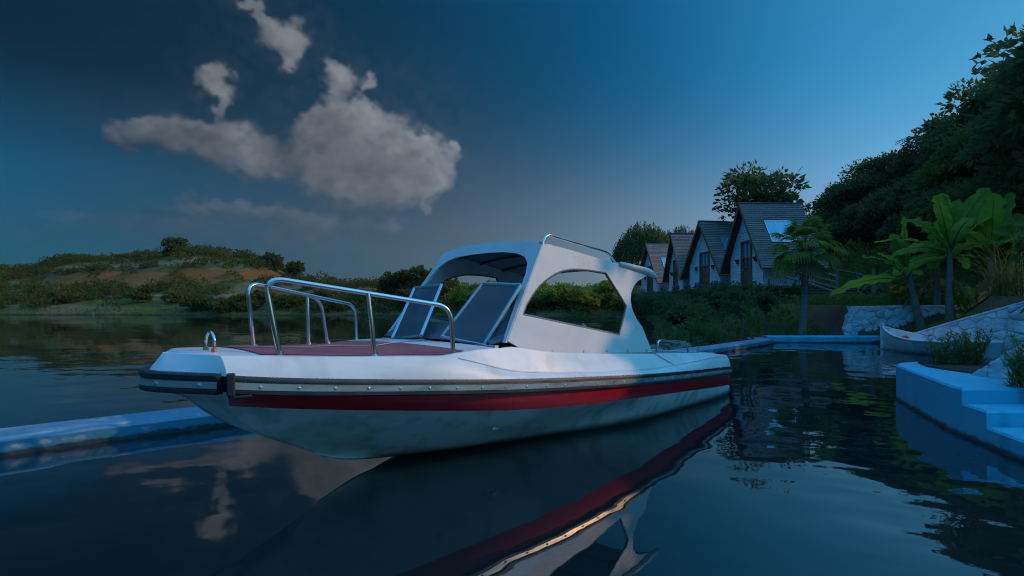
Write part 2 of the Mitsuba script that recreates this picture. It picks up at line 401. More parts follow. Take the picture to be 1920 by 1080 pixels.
def rock_fn(p, n, uv): return mix((.12, .105, .09), (.30, .27, .24), fbm(p.x * 6, p.y * 6, p.z * 6, 4))
diffuse('rock', proc(rock_fn))
def soil_fn(p, n, uv): return mix((.05, .04, .03), (.12, .09, .065), fbm(p.x * 9, p.y * 9, p.z * 9, 4))
diffuse('soil', proc(soil_fn))
diffuse('orange_petal', rgb(.85, .20, .015))
diffuse('blue_petal', rgb(.06, .13, .42))
plastic('boat_white', gel((.84, .85, .85), (.66, .67, .66), 3), .3)
plastic('boat_paleblue', gel((.40, .56, .62), (.30, .45, .52), 3), .3)
plastic('boat_red', rgb(.45, .05, .03), .3)
diffuse('lamp_metal', rgb(.16, .06, .04))

# ---------------------------------------------------------------- water and ground
scene['lake_water'] = mikit.ply(tm([[-198, -120, 0], [60, -120, 0], [60, 120, 0], [-198, 120, 0]], [[0, 1, 2], [0, 2, 3]]), 'water')
tag('lake_water', 'still dark lake and pool water mirroring the sky', 'water', kind='structure')

LAKE = Polygon([(4.9, -.7), (4.9, 4.0), (5.0, 6.2), (5.9, 7.4), (11.5, 7.6), (11.35, 11.0), (10.2, 14.0), (10.9, 16.72), (7.9, 16.45), (6.6, 15.0), (5.0, 13.3), (3.55, 13.1),
                (5.0, 19.0), (7.0, 26.0), (8.3, 32.0), (10.2, 41.0), (10.4, 43.5), (8.5, 42.2), (4.0, 40.5), (-3.0, 43.5), (-15.0, 51.5), (-60.0, 54.0), (-110, 60), (-390, 70), (-390, -60), (-40, -60), (-30, -.7)])
RIDGE = PchipInterpolator([-400, -120, -88, -73, -68, -65, -54, -46, -41, -36.5, -33.4, -30, -27, -20, -15, -8, -1, 10, 30, 60],
                          [5, 5, 5.4, 6.2, 5.9, 6.9, 7.8, 8.5, 8.0, 7.0, 6.0, 4.8, 4.0, 3.4, 3.3, 2.9, 2.4, 2.2, 2.2, 2.2])


def sm(a, b, x):
    t = np.clip((x - a) / (b - a), 0, 1); return t * t * (3 - 2 * t)


gx = np.unique(np.r_[np.linspace(-200, -90, 40), np.linspace(-90, 2, 140), np.linspace(2, 24, 90), np.linspace(24, 60, 60), np.linspace(60, 200, 24)])
gy = np.unique(np.r_[np.linspace(-200, -70, 10), np.linspace(-70, -4, 24), np.linspace(-4, 30, 120), np.linspace(30, 110, 110), np.linspace(110, 200, 20)])
GX, GY = np.meshgrid(gx, gy, indexing='ij')
pts = shapely.points(GX.ravel(), GY.ravel())
inside = shapely.contains(LAKE, pts).reshape(GX.shape)
dist = shapely.distance(LAKE.exterior, pts).reshape(GX.shape)
D = np.where(inside, -dist, dist)
P3 = np.stack([GX, GY, GX * 0], -1)
nz = meshkit.fbm(P3 * .22, 4, seed=2) - .5
nz2 = meshkit.fbm(P3 * .9, 3, seed=7) - .5
far = sm(33, 42, GY) * (1 - sm(9.5, 13, GX - (GY - 44) * .15))
zfar = .12 + .9 * sm(0, 4, D) + (RIDGE(np.clip(GX * 76 / np.maximum(GY, 40), -400, 60)) - 1.0) * sm(2, 24, D) * (1 - .35 * sm(30, 120, D)) + nz * 1.2 * sm(2, 10, D) + nz2 * .3 * sm(1, 4, D)
zr = .06 + 1.05 * sm(.0, 4.5, D) + nz2 * .25 * sm(.3, 2, D)
wall_terrace = sm(16.55, 16.95, GY) * sm(10.0, 10.8, GX) * (1 - sm(19, 23, GY))
zr = zr * (1 - wall_terrace) + 1.12 * wall_terrace
xf = np.where(GY < 15, 11.5, 17.0) + 3.0 * sm(14, 18, GY) * (1 - sm(20, 26, GY))
up = np.maximum(0, GX - xf)
north = sm(5.8, 8.5, GY)
zr = zr + north * (16 * (1 - np.exp(-up * .52 / 16))) * (1 + .5 * nz) + (1 - north) * .10 * np.maximum(0, GX - 7)
zr = np.where((GY < 8) & (GX < 9), np.minimum(zr, .34 + .12 * np.maximum(0, GX - 6.0)), zr)
Z = zr * (1 - far) + zfar * far
Z = np.where(GY < 0, np.minimum(Z, 1.0), Z)
Z = np.where(D <= 0, np.maximum(-1.2, D * .7 - .03), Z)
GZ = RegularGridInterpolator((gx, gy), Z, bounds_error=False, fill_value=0)
DF = RegularGridInterpolator((gx, gy), D, bounds_error=False, fill_value=50)
def gz(x, y): return GZ(np.stack([np.asarray(x, float), np.asarray(y, float)], -1))
n1, n2 = len(gx), len(gy)
I = (np.arange(n1 - 1)[:, None] * n2 + np.arange(n2 - 1)).ravel()
scene['ground'] = mikit.ply(tm(np.stack([GX, GY, Z], -1).reshape(-1, 3), np.vstack([np.stack([I, I + n2, I + n2 + 1], 1), np.stack([I, I + n2 + 1, I + 1], 1)])), 'ground_mat', smooth=True)
tag('ground', 'grassy banks and low hills round the lake', 'ground', kind='structure')

# ---------------------------------------------------------------- the speedboat, in boat coordinates (s from the stern, t to port, z)
BO, BA, BP = np.array([2.05, 7.67]), np.array([-.643, -.766]), np.array([.766, -.643])
def bw(s, t, z):
    s, t, z = np.broadcast_arrays(np.asarray(s, float), np.asarray(t, float), np.asarray(z, float))
    xy = BO + s[..., None] * BA + t[..., None] * BP
    return np.concatenate([xy, z[..., None]], -1)


boat = thing('speedboat', 'white cabin motorboat with a red stripe and bow rails, moored in front', 'boat')
W = np.array([0, .6, 1.17, 2.22, 3.0, 3.46, 4.19, 4.8, 5.4, 5.8, 6.02, 6.17, 6.25, 6.28])
nW = len(W)
RS = np.array([0, .6, 1.17, 2.22, 3.0, 3.46, 4.19, 4.8, 5.4, 5.80, 6.02, 6.17, 6.235, 6.25])
RT = np.array([1.06, 1.10, 1.12, 1.14, 1.12, 1.085, .97, .83, .65, .52, .44, .20, .07, 0.])
RZ = np.array([.362, .405, .44, .508, .563, .597, .648, .698, .75, .79, .818, .822, .824, .825])
SZ = np.interp(RS, [0, 2.62, 4.02, 4.86, 5.5, 5.94, 6.28], [.125, .321, .402, .49, .565, .621, .66])
curves = {
 'deck': (RS - np.array([0]*10 + [.0, .04, .06, .07]), RT - np.array([.05, .06, .06, .07, .07, .07, .07, .07, .07, .07, .08, .10, .06, 0]), np.array([.515, .53, .535, .555, .60, .63, .70, .845, .878, .905, .920, .924, .925, .926])),
 'rail': (RS, RT, RZ),
 'railb': (RS - np.array([0]*10 + [.0, .01, .01, .015]), RT - .012 * np.array([1]*13 + [0]), RZ - .083),
 'stripe': (RS - np.array([0, 0, 0, 0, 0, 0, .0, .02, .03, .05, .08, .13, .19, .21]), RT - np.array([.02, .03, .04, .05, .055, .06, .08, .10, .13, .15, .17, .16, .10, 0]), SZ),
 'mid': (RS - np.array([0, 0, 0, 0, 0, .02, .05, .10, .16, .22, .27, .36, .43, .45]), np.array([1.05, 1.07, 1.04, .99, .80, .74, .60, .42, .28, .19, .14, .08, .03, 0]), np.array([.06, .10, .12, .14, .17, .18, .205, .26, .36, .42, .45, .46, .467, .47])),
 'water': (RS - np.array([0, 0, 0, 0, 0, .04, .10, .25, .45, .56, .62, .70, .73, .74]), np.array([1.0, .98, .95, .86, .62, .46, .26, .14, .09, .06, .04, .02, .01, 0]), np.array([-.05, -.03, -.01, 0, 0, 0, .015, .05, .15, .22, .26, .285, .295, .30])),
 'keel': (RS - np.array([0, 0, 0, 0, 0, .06, .14, .32, .60, .78, .86, .93, .97, .98]), np.zeros(14), np.array([-.30, -.28, -.26, -.22, -.17, -.12, -.045, -.005, .035, .075, .12, .15, .175, .18])),
}
NS = 90
wq = np.unique(np.r_[np.linspace(0, 6.02, 64), np.linspace(6.02, 6.28, 16)])
def wi(c): return np.where(wq <= 6.02, PchipInterpolator(W[:11], c[:11])(np.minimum(wq, 6.02)), np.interp(wq, W, c))
RC = {k: [wi(c) for c in v] for k, v in curves.items()}
def cw(k, side=1): s, t, z = RC[k]; return bw(s, side * t, z)
def blend(k1, k2, n, side=1, bulge=0.0):
    out = []
    for q in np.linspace(0, 1, n):
        s, t, z = [RC[k1][i] * (1 - q) + RC[k2][i] * q for i in range(3)]
        out.append(bw(s, side * (t + bulge * q * (1 - q) * 4 * np.minimum(1, RC['rail'][1] / .4)), z))
    return out


def both(*ks, n=2, bulge=0.0):
    ms = []
    for sd in (1, -1):
        rows = []
        for k1, k2 in zip(ks[:-1], ks[1:]):
            r = blend(k1, k2, n, sd, bulge); rows += r if not rows else r[1:]
        ms.append(loft(rows, flip=sd > 0))
    return cat(ms)


# bottom: one smooth skin from the stripe down to the keel, with the transom
def skin(keys, n=5):
    ks = np.linspace(0, 1, len(keys)); q = np.linspace(0, 1, n * (len(keys) - 1) + 1)
    A = np.array([[RC[k][i] for i in range(3)] for k in keys])          # key, comp, w
    return PchipInterpolator(ks, A)(q)                                   # q, comp, w
sk = skin(['stripe', 'mid', 'water', 'keel'])
hull_rows = [bw(r[0], r[1], r[2]) for r in sk] + [bw(r[0], -r[1], r[2]) for r in sk[::-1][1:]]
tr_pts = [bw(RC[k][0][0], RC[k][1][0], RC[k][2][0]) for k in ('deck', 'rail', 'railb', 'stripe')] + [r[0] for r in hull_rows[1:-1]] + [bw(RC[k][0][0], -RC[k][1][0], RC[k][2][0]) for k in ('stripe', 'railb', 'rail', 'deck')]
tr_pts = np.array(tr_pts); cen = bw(0, 0, .1)
tr_v = np.vstack([tr_pts, cen]); nn = len(tr_pts)
transom = tm(tr_v, [[nn, i, (i + 1) % nn] for i in range(nn)])
part(boat, 'hull_bottom', loft(hull_rows, flip=True), 'hull_white', smooth=True, label='grimy white lower hull')
part(boat, 'transom', transom, 'hull_white')
# red stripe; the stem end of it is bare grey hull
i6 = np.searchsorted(wq, 6.02) + 1
def cut_rows(rows, a, b): return [r[a:b] for r in rows]
rs = [loft(cut_rows(blend('railb', 'stripe', 4, sd, .012), 0, i6), flip=sd > 0) for sd in (1, -1)]
part(boat, 'red_stripe', rs, 'red_paint', smooth=True, label='glossy red stripe below the rub rail')
rs = [loft(cut_rows(blend('railb', 'stripe', 4, sd, .012), i6 - 1, None), flip=sd > 0) for sd in (1, -1)]
part(boat, 'stem', rs, 'hull_white', smooth=40)
# topsides: rail up to the deck edge, the shoulder up to the coaming, the foredeck
part(boat, 'topside', both('rail', 'deck', n=5, bulge=.012), 'gelcoat', smooth=18)
CS = np.array([0, .24, 1.0, 2.05, 3.26, 3.9, 4.12, 4.45, 4.9, 5.4, 6.0, 6.17, 6.25, 6.28])
CT = np.array([.90, .91, .92, .93, .905, .86, .80, .78, .72, .55, .34, .17, .06, 0.])
CZ = np.array([.52, .55, .605, .678, .765, .83, .868, .872, .845, .86, .90, .90, .90, .90])
ct, cz = np.where(wq < 6., PchipInterpolator(CS, CT)(wq), np.interp(wq, CS, CT)), PchipInterpolator(CS, CZ)(wq)
RC['coam'] = [np.minimum(RC['deck'][0], np.maximum(RC['deck'][0], 0)), np.minimum(ct, np.maximum(RC['deck'][1] - .022, 0)), np.maximum(cz, RC['deck'][2] + .004)]
part(boat, 'side_deck', both('deck', 'coam', n=6, bulge=.0), 'gelcoat', smooth=60)
# a thin raised seam along the crease of the topside
for sd in (1, -1):
    q = cw('deck', sd)[4:50]
    part(boat, 'seam', tube(q + [0, 0, .002], .006, 6), 'gelcoat', smooth=True)
i4 = np.searchsorted(wq, 4.25)
fd = []
for q in np.linspace(1, -1, 15):
    s, t, z = [c[i4:] for c in RC['coam']]
    fd.append(bw(s, t * q, z + .022 * (1 - q * q) * np.minimum(1, t / .5)))
part(boat, 'foredeck', loft(fd, flip=True), 'gelcoat', smooth=60)
# red non-slip panel 4 mm above the foredeck, split by a pale centre line
for sd in (1, -1):
    rows = []
    i5, i6b = np.searchsorted(wq, 4.50), np.searchsorted(wq, 5.88)
    for q in np.linspace(.025, .97, 8):
        s, t, z = [c[i5:i6b] for c in RC['coam']]
        rows.append(bw(s, sd * t * q, z + .022 * (1 - q * q) * np.minimum(1, t / .5) + .005))
    part(boat, 'deck_panel', loft(rows, flip=sd > 0), 'deck_red', smooth=60)
s, t, z = [c[i4:np.searchsorted(wq, 5.9)] for c in RC['coam']]
part(boat, 'deck_seam', loft([bw(s, q, z + .031) for q in (.022, -.022)], flip=True), 'gelcoat', smooth=60)

# rub rail: rubber body swept along the sheer, alloy strip, screws; the nose has its own piece
def rail_piece(side, a, b, nose=False):
    s, t, z = [c[a:b] for c in RC['rail']]
    mid = bw(s, side * t, z)
    tg = np.gradient(mid, axis=0); tg[:, 2] = 0; tg /= np.linalg.norm(tg, axis=1, keepdims=True)
    out = np.stack([tg[:, 1], -tg[:, 0], tg[:, 0] * 0], 1)
    c0 = bw(3., 0, 0)
    if np.mean(((mid - c0) * out).sum(1)) < 0: out = -out
    zt, zb = .006, -.092
    prof = [(-.02, zt), (.014, zt), (.022, zt - .010), (.022, zt - .024), (.013, zt - .030), (.013, zb + .026), (.022, zb + .020), (.022, zb + .006), (.014, zb), (-.02, zb)]
    rub = loft([mid + out * o + [0, 0, h] for o, h in prof], flip=side < 0)
    ends = []
    for e in (0, -1):
        v = np.array([mid[e] + out[e] * o + [0, 0, h] for o, h in prof]); ends.append(tm(np.vstack([v, v.mean(0)]), [[len(v), i, (i + 1) % len(v)] for i in range(len(v))]))
    strip = loft([mid + out * o + [0, 0, h] for o, h in [(.0135, -.026), (.019, -.030), (.019, -.064), (.0135, -.068)]], flip=side < 0)
    return rub, ends, strip, mid, out


for sd in (1, -1):
    j = np.searchsorted(wq, 6.03)
    rub, ends, strip, mid, out = rail_piece(sd, 0, j)
    rr = part(boat, 'rub_rail', [rub] + ends, 'rubber', smooth=40, label='black rubber rub rail along the side' if sd > 0 else None)
    part(rr, 'metal_strip', strip, 'alu', smooth=40)
    L = np.r_[0, np.cumsum(np.linalg.norm(np.diff(mid, axis=0), axis=1))]
    for q in np.arange(.12, L[-1], .195):
        c = np.array([np.interp(q, L, mid[:, k]) for k in range(3)]); o = np.array([np.interp(q, L, out[:, k]) for k in range(3)]); o /= np.linalg.norm(o)
        c = c + o * .019 + [0, 0, -.047]
        part(rr, 'screw', tube([c, c + o * .004, c + o * .007], [.0085, .0085, .004], 7), 'steel', smooth=40)
jn = np.searchsorted(wq, 6.025)
nose = np.concatenate([np.arange(jn, len(wq))])
s, t, z = [c[jn:] for c in RC['rail']]
ns, nt, nzz = np.r_[s, s[::-1][1:]], np.r_[t, -t[::-1][1:]], np.r_[z, z[::-1][1:]]
mid = bw(ns, nt, nzz); tg = np.gradient(mid, axis=0); tg[:, 2] = 0; tg /= np.linalg.norm(tg, axis=1, keepdims=True)
out = np.stack([tg[:, 1], -tg[:, 0], tg[:, 0] * 0], 1)
if np.mean(((mid - bw(5., 0, .8)) * out).sum(1)) < 0: out = -out
zt, zb = .014, -.094
prof = [(-.05, zt), (.028, zt), (.038, zt - .010), (.038, zt - .028), (.028, zt - .034), (.028, zb + .030), (.038, zb + .024), (.038, zb + .008), (.028, zb), (-.05, zb)]
ends = []
for e in (0, -1):
    v = np.array([mid[e] + out[e] * o + [0, 0, h] for o, h in prof]); ends.append(tm(np.vstack([v, v.mean(0)]), [[len(v), i, (i + 1) % len(v)] for i in range(len(v))]))
nr = part(boat, 'nose_rail', [loft([mid + out * o + [0, 0, h] for o, h in prof])] + ends, 'rubber', smooth=40, label='black rubber fender round the blunt bow')
part(nr, 'metal_strip', loft([mid + out * o + [0, 0, h] for o, h in [(.029, -.026), (.035, -.030), (.035, -.062), (.029, -.066)]]), 'alu', smooth=40)
for e in (3, 11, len(mid) - 12, len(mid) - 4):
    c = mid[e] + out[e] * .035 + [0, 0, -.046]
    part(nr, 'screw', tube([c, c + out[e] * .005, c + out[e] * .008], [.010, .010, .004], 7), 'steel', smooth=40)
for sd in (1, -1):                                                     # loose bracket where the two rails meet
    c = bw(6.005, sd * .455, .775); ax = bw(6.1, sd * .40, .775) - bw(5.9, sd * .49, .775)
    o = np.cross(ax, [0, 0, 1]) * sd; o /= -np.linalg.norm(o) if np.dot(o, c - bw(5.5, 0, .775)) < 0 else np.linalg.norm(o)
    part(boat, 'rail_joint', [bx(c + o * .035 + [0, 0, .004], (.040, .030, .118), ax, (0, 0, 1), .006), bx(c + o * .030 - ax * .22 + [0, 0, -.062], (.10, .03, .012), ax, (0, 0, 1), .003)], 'rubber')

# bow rails
def stt(L): return bw([q[0] for q in L], [q[1] for q in L], [q[2] for q in L])
TR = .0155
def foot(par, s, t, z):
    c = bw(s, t, z); part(par, 'foot', tube([c + [0, 0, -.02], c + [0, 0, .006], c + [0, 0, .010], c + [0, 0, .035]], [.034, .034, .020, .019], 14), 'steel', smooth=40)
pr = part(boat, 'bow_rail', tube(rounded(stt([(5.72, .409, .885), (5.80, .384, 1.345), (4.69, .72, 1.175), (4.67, .724, .82)]), .11, 9), TR, 12), 'steel', smooth=True, label='polished tubular rail on the near side of the foredeck')
part(pr, 'post', tube(stt([(5.24, .56, 1.262), (5.215, .567, 1.05), (5.20, .573, .85)]), TR, 12), 'steel', smooth=True)
for q in ((5.72, .409, .895), (4.67, .724, .845), (5.20, .573, .872)): foot(pr, *q)
sr = part(boat, 'bow_rail', tube(rounded(stt([(5.46, -.491, .845), (5.52, -.473, 1.345), (4.44, -.78, 1.18), (4.42, -.784, .80)]), .11, 9), TR, 12), 'steel', smooth=True, label='polished tubular rail on the far side of the foredeck')
part(sr, 'post', tube(stt([(4.97, -.646, 1.262), (4.965, -.646, 1.05), (4.96, -.646, .82)]), TR, 12), 'steel', smooth=True)
part(sr, 'brace', tube(rounded(stt([(5.0, -.636, 1.272), (4.83, -.684, 1.215), (4.75, -.705, .82)]), .10, 8), TR, 12), 'steel', smooth=True)
for q in ((5.46, -.491, .868), (4.96, -.646, .85), (4.75, -.705, .845), (4.42, -.784, .83)): foot(sr, *q)
# mooring eye on the bow
me = part(boat, 'mooring_eye', tube(np.array([bw(6.0, .17 + .058 * math.cos(a), .925 + (.055 + .058 * math.sin(a) if 0 <= a <= math.pi else 0)) if True else 0 for a in np.linspace(0, math.pi, 13)]), .009, 10), 'steel', smooth=True)
for q in (.112, .228):
    part(me, 'leg', tube([bw(6.0, q, .925), bw(6.0, q, .982)], .009, 10), 'steel', smooth=True)
    part(me, 'bolt', tube([bw(6.0, q, .92), bw(6.0, q, .950), bw(6.0, q, .955)], [.017, .017, .008], 6), 'brass_bolt')

# cockpit lining, floor, coaming inside
i0, i42 = 2, np.searchsorted(wq, 4.22)
def inner(side, dz, dt): 
    s, t, z = [c[i0:i42] for c in RC['coam']]; return bw(s, side * (t - dt), np.full_like(z, dz) if dz is not None else z)
for sd in (1, -1):
    part(boat, 'cockpit_side', loft([inner(sd, None, 0), inner(sd, None, .04) + [0, 0, .002], inner(sd, .30, .10), inner(sd, .24, .14)], flip=sd < 0), 'gelcoat', smooth=40)
fl = [inner(q, .24, .14) for q in (1, .33, -.33, -1)]
part(boat, 'cockpit_floor', loft(fl), 'lining')
part(boat, 'bulkhead', bx(bw(4.20, 0, .66), (1.40, .04, .44), bw(0, 1, 0) - bw(0, 0, 0), (0, 0, 1)), 'gelcoat')
part(boat, 'stern_bulkhead', bx(bw(.10, 0, .40), (1.76, .06, .28), bw(0, 1, 0) - bw(0, 0, 0), (0, 0, 1)), 'gelcoat')
part(boat, 'dashboard', loft([bw([4.19, 4.19], [-.70, .70], [.90, .90]), bw([3.95, 3.95], [-.70, .70], [1.03, 1.03]), bw([3.72, 3.72], [-.70, .70], [1.02, 1.02]), bw([3.70, 3.70], [-.70, .70], [.80, .80]), bw([3.78, 3.78], [-.70, .70], [.30, .30])], flip=True), 'seat_vinyl', smooth=30)
for q in (.42, -.42):
    se = part(boat, 'seat', [bx(bw(3.05, q, .50), (.46, .50, .16), np.r_[BA, 0], (0, 0, 1), .03)], 'seat_vinyl')
    part(se, 'backrest', bx(bw(2.84, q, .78), (.10, .48, .46), np.r_[BA, -.25], (.0, 0, 1), .03), 'seat_vinyl')
    part(se, 'pedestal', tube([bw(3.05, q, .24), bw(3.05, q, .43)], .06, 10), 'steel', smooth=40)
sw = [bw(3.62, .42, .98) + .17 * (math.cos(a) * np.r_[BP, 0] + math.sin(a) * np.array([.643 * .4, .766 * .4, .9])) for a in np.linspace(0, 2 * math.pi, 25)]
wh = part(boat, 'steering_wheel', tube(sw, .014, 8, caps=False), 'rubber', smooth=True)
for k in (0, 8, 16): part(wh, 'spoke', tube([bw(3.62, .42, .98), sw[k]], .008, 6), 'steel')

# canopy: raked side panels with arched windows, roof, front arch
pA, pB, pC = 1.2097, -.06845, -.20554
def pt(s, z): return pA + pB * s + pC * z
outer = [(4.121, .913), (3.98, .84), (3.80, .812), (3.55, .785), (3.161, .754), (2.6, .722), (2.036, .690), (2.09, .82), (2.145, .956), (2.215, 1.03), (2.253, 1.086), (2.272, 1.15), (2.269, 1.22), (2.235, 1.30), (2.16, 1.37), (2.07, 1.425), (1.96, 1.46), (1.86, 1.49), (1.82, 1.545), (2.05, 1.567), (2.324, 1.592), (2.521, 1.609), (2.9, 1.655), (3.209, 1.690), (3.44, 1.712), (3.509, 1.704)]
win = [(3.90, 1.107), (3.84, 1.185), (3.75, 1.265), (3.65, 1.338), (3.534, 1.399), (3.42, 1.448), (3.298, 1.482), (3.19, 1.50), (3.086, 1.506), (2.9, 1.508), (2.62, 1.491), (2.48, 1.32), (2.359, 1.168), (2.47, 1.03), (2.588, .891)]
panel_poly = Polygon(outer).buffer(0).difference(Polygon(win).buffer(.0))
panel_poly = panel_poly.segmentize(.12)
# denser triangulation is not needed: the panel is a flat moulded sheet 22 mm thick with rounded lips
for sd in (1, -1):
    def to3(v, sd=sd): return bw(v[:, 0], sd * (pt(v[:, 0], v[:, 1]) - .022 + v[:, 2]), v[:, 1])
    m = slab(panel_poly, 0, .022, to3)
    if sd < 0: m.invert()
    part(boat, 'canopy_side', m, 'canopy_white', label='white canopy side panel with an arched window opening' if sd > 0 else None)
    lip = [(a, b) for a, b in win] + [win[0]]
    lp = np.array(lip); c3 = bw(lp[:, 0], sd * (pt(lp[:, 0], lp[:, 1]) - .011), lp[:, 1])
    part(boat, 'window_trim', tube(c3, .013, 8), 'rubber' if False else 'lining', smooth=True)
    for s_, z_ in ((3.62, .80), (3.2, .775), (2.85, .755), (2.5, .735), (2.15, .715)):
        c = bw(s_, sd * pt(s_, z_), z_); o = sd * np.r_[BP, .2]
        part(boat, 'snap', tube([c, c + o * .006], .010, 7), 'alu')
# gasket under the panel
gs = np.array(outer[1:7])
for sd in (1, -1): part(boat, 'gasket', tube(bw(gs[:, 0], sd * (pt(gs[:, 0], gs[:, 1]) + .004), gs[:, 1] - .004), .007, 6), 'brass_bolt', smooth=True)
top_s = np.array([1.82, 2.05, 2.324, 2.521, 2.9, 3.209, 3.44, 3.53]); top_z = np.array([1.545, 1.567, 1.592, 1.609, 1.655, 1.690, 1.712, 1.706])
tz = PchipInterpolator(top_s, top_z); ts = np.linspace(1.80, 3.53, 26); tzz = tz(np.clip(ts, 1.82, 3.53))
rr_, ru = [], []
for q in np.linspace(1, -1, 21):
    t = pt(ts, tzz); c = .062 * (1 - abs(q) ** 2.6)
    f_ = (4.12 - .775 * (1.706 + c - .913) + .012); t2 = 1.80 + (ts - 1.80) * (f_ - 1.80) / (3.53 - 1.80)
    rr_.append(bw(t2, (t - .012) * q, tzz + c - .004)); ru.append(bw(t2, (t - .026) * q, tzz + c - .034))
part(boat, 'roof', loft(rr_, flip=True), 'canopy_white', smooth=60)
rl = part(boat, 'roof_lining', loft(ru), 'lining', smooth=60, label='dark grey lining under the cabin roof')
edge = [np.array(r)[0] for r in rr_], [np.array(r)[0] for r in ru]
part(boat, 'roof_edge', [loft([np.array(edge[0]), np.array(edge[1])]), loft([rr_[0], ru[0]]), loft([rr_[-1], ru[-1]], flip=True)], 'canopy_white', smooth=60)
for k in (5, 11, 17, 22):
    rib = np.array([np.array(r)[k] - [0, 0, .012] for r in ru]); part(boat, 'roof_rib', tube(rib, .013, 6), 'lining_dark', smooth=True)
# moulded visor at the rear corners
for sd in (1, -1):
    vp = spl([(2.36, 1.585), (2.1, 1.56), (1.86, 1.53), (1.70, 1.475)], 9)
    up_ = bw(vp[:, 0], sd * (pt(vp[:, 0], vp[:, 1]) + .0), vp[:, 1] + .012); r_ = np.linspace(.02, .042, 9); r_[-1] = .018
    part(boat, 'rear_visor', tube(up_ + sd * np.r_[BP, 0] * .012, r_, 12), 'canopy_white', smooth=True)
# front arch
def fs(z): return 4.12 - .775 * (z - .913)
fo = [(.735, .90), (.615, 1.704)] + [(t_, 1.706 + .062 * (1 - abs(t_ / .615) ** 2.6)) for t_ in np.linspace(.55, -.55, 12)] + [(-.615, 1.704), (-.735, .90)]
fi = [(-.700, .90), (-.655, 1.15), (-.60, 1.45), (-.57, 1.54), (-.50, 1.605), (-.40, 1.642), (-.2, 1.66), (0, 1.665), (.2, 1.66), (.38, 1.636), (.49, 1.597), (.555, 1.54), (.592, 1.45), (.645, 1.17), (.700, .90)]
arch = Polygon(fo + fi).buffer(0)
part(boat, 'front_arch', slab(arch, -.02, .012, lambda v: bw(fs(v[:, 1]) + v[:, 2], v[:, 0], v[:, 1])), 'canopy_white')
# windscreen: two framed panes leaning back
for sd in (1, -1):
    q = {'bi': (4.23, .125, .925), 'bo': (4.20, .56, .875), 'to': (3.86, .655, 1.345), 'ti': (3.88, .254, 1.365)}
    C4 = np.array([bw(q[k][0], sd * q[k][1], q[k][2]) for k in ('bi', 'bo', 'to', 'ti')])
    ws = part(boat, 'windscreen', [beam(C4[i], C4[(i + 1) % 4], .030, .026, up=(0, 0, 1), ch=.004) for i in range(4)], 'frame_alu', label='framed smoked windscreen pane, near side' if sd > 0 else 'framed smoked windscreen pane, far side')
    ins = C4 + (C4.mean(0) - C4) * .02
    part(ws, 'pane', tm(ins, [[0, 1, 2], [0, 2, 3]]), 'pane_smoke')
for sd in (1, -1):                                                     # fixed quarter panes between the opening windscreen and the canopy pillar
    q = np.array([bw(4.16, sd * .585, .885), bw(fs(.92) - .03, sd * .690, .92), bw(fs(1.17) - .03, sd * .640, 1.17), bw(fs(1.34) - .03, sd * .600, 1.33)])
    qp = part(boat, 'quarter_pane', tm(q, [[0, 1, 2], [0, 2, 3]]), 'pane_smoke')
    part(qp, 'frame', beam(q[0], q[1], .02, .02), 'frame_alu')
# roof grab rail, stern handle
gr = part(boat, 'roof_rail', tube(rounded([bw(3.49, .59, 1.70), bw(3.42, .59, 1.80), bw(2.44, .64, 1.71), bw(2.30, .66, 1.60)], .09, 8), .013, 10), 'steel', smooth=True)
for q_ in ((3.49, .59, 1.72), (2.30, .66, 1.61)): part(gr, 'foot', tube([bw(*q_) - [0, 0, .02], bw(*q_) + [0, 0, .008]], .026, 10), 'steel')
sh = part(boat, 'stern_handle', tube(rounded([bw(1.35, .66, .63), bw(1.32, .66, .76), bw(.55, .70, .70), bw(.52, .70, .56)], .06, 6), .014, 8), 'steel', smooth=True)
cl = part(boat, 'cleat', tube([bw(.42, .78, .56), bw(.42, .78, .64)], .02, 8), 'steel', smooth=40)
part(boat, 'deck_joint', tube(np.array([cw('coam')[np.searchsorted(wq, 1.95)] + [0, 0, .002], (cw('coam')[np.searchsorted(wq, 1.85)] + cw('deck')[np.searchsorted(wq, 1.85)]) / 2 + [0, 0, .004], cw('deck')[np.searchsorted(wq, 1.75)] + BP.tolist()[0] * 0, ]), .005, 6), 'brass_bolt')

# ---------------------------------------------------------------- pool walls and steps
def ribbon_wall(path, width, top, bottom=-.7, ch=.035, n=80):
    p = spl(path, n); tg = np.gradient(p, axis=0); tg /= np.linalg.norm(tg, axis=1, keepdims=True)
    nr = np.stack([-tg[:, 1], tg[:, 0]], 1); wd = np.broadcast_to(width, (n,))[:, None]
    wob = .012 * (meshkit.fbm(np.c_[p * 1.3, p[:, 0] * 0], 3, seed=4) - .5)
    rows = []
    for o, z in [(-.5, bottom), (-.5, top - ch), (-.5 + ch / np.mean(wd), top), (.5 - ch / np.mean(wd), top), (.5, top - ch), (.5, bottom)]:
        rows.append(np.c_[p + nr * wd * o, np.full(n, z) + (wob if z > 0 else 0)])
    body = loft(rows, flip=False)
    caps = []
    for e in (0, -1):
        v = np.array([r[e] for r in rows]); caps.append(tm(np.vstack([v, v.mean(0)]), [[6, i, (i + 1) % 6] for i in range(6)]))
    return cat([body] + caps)


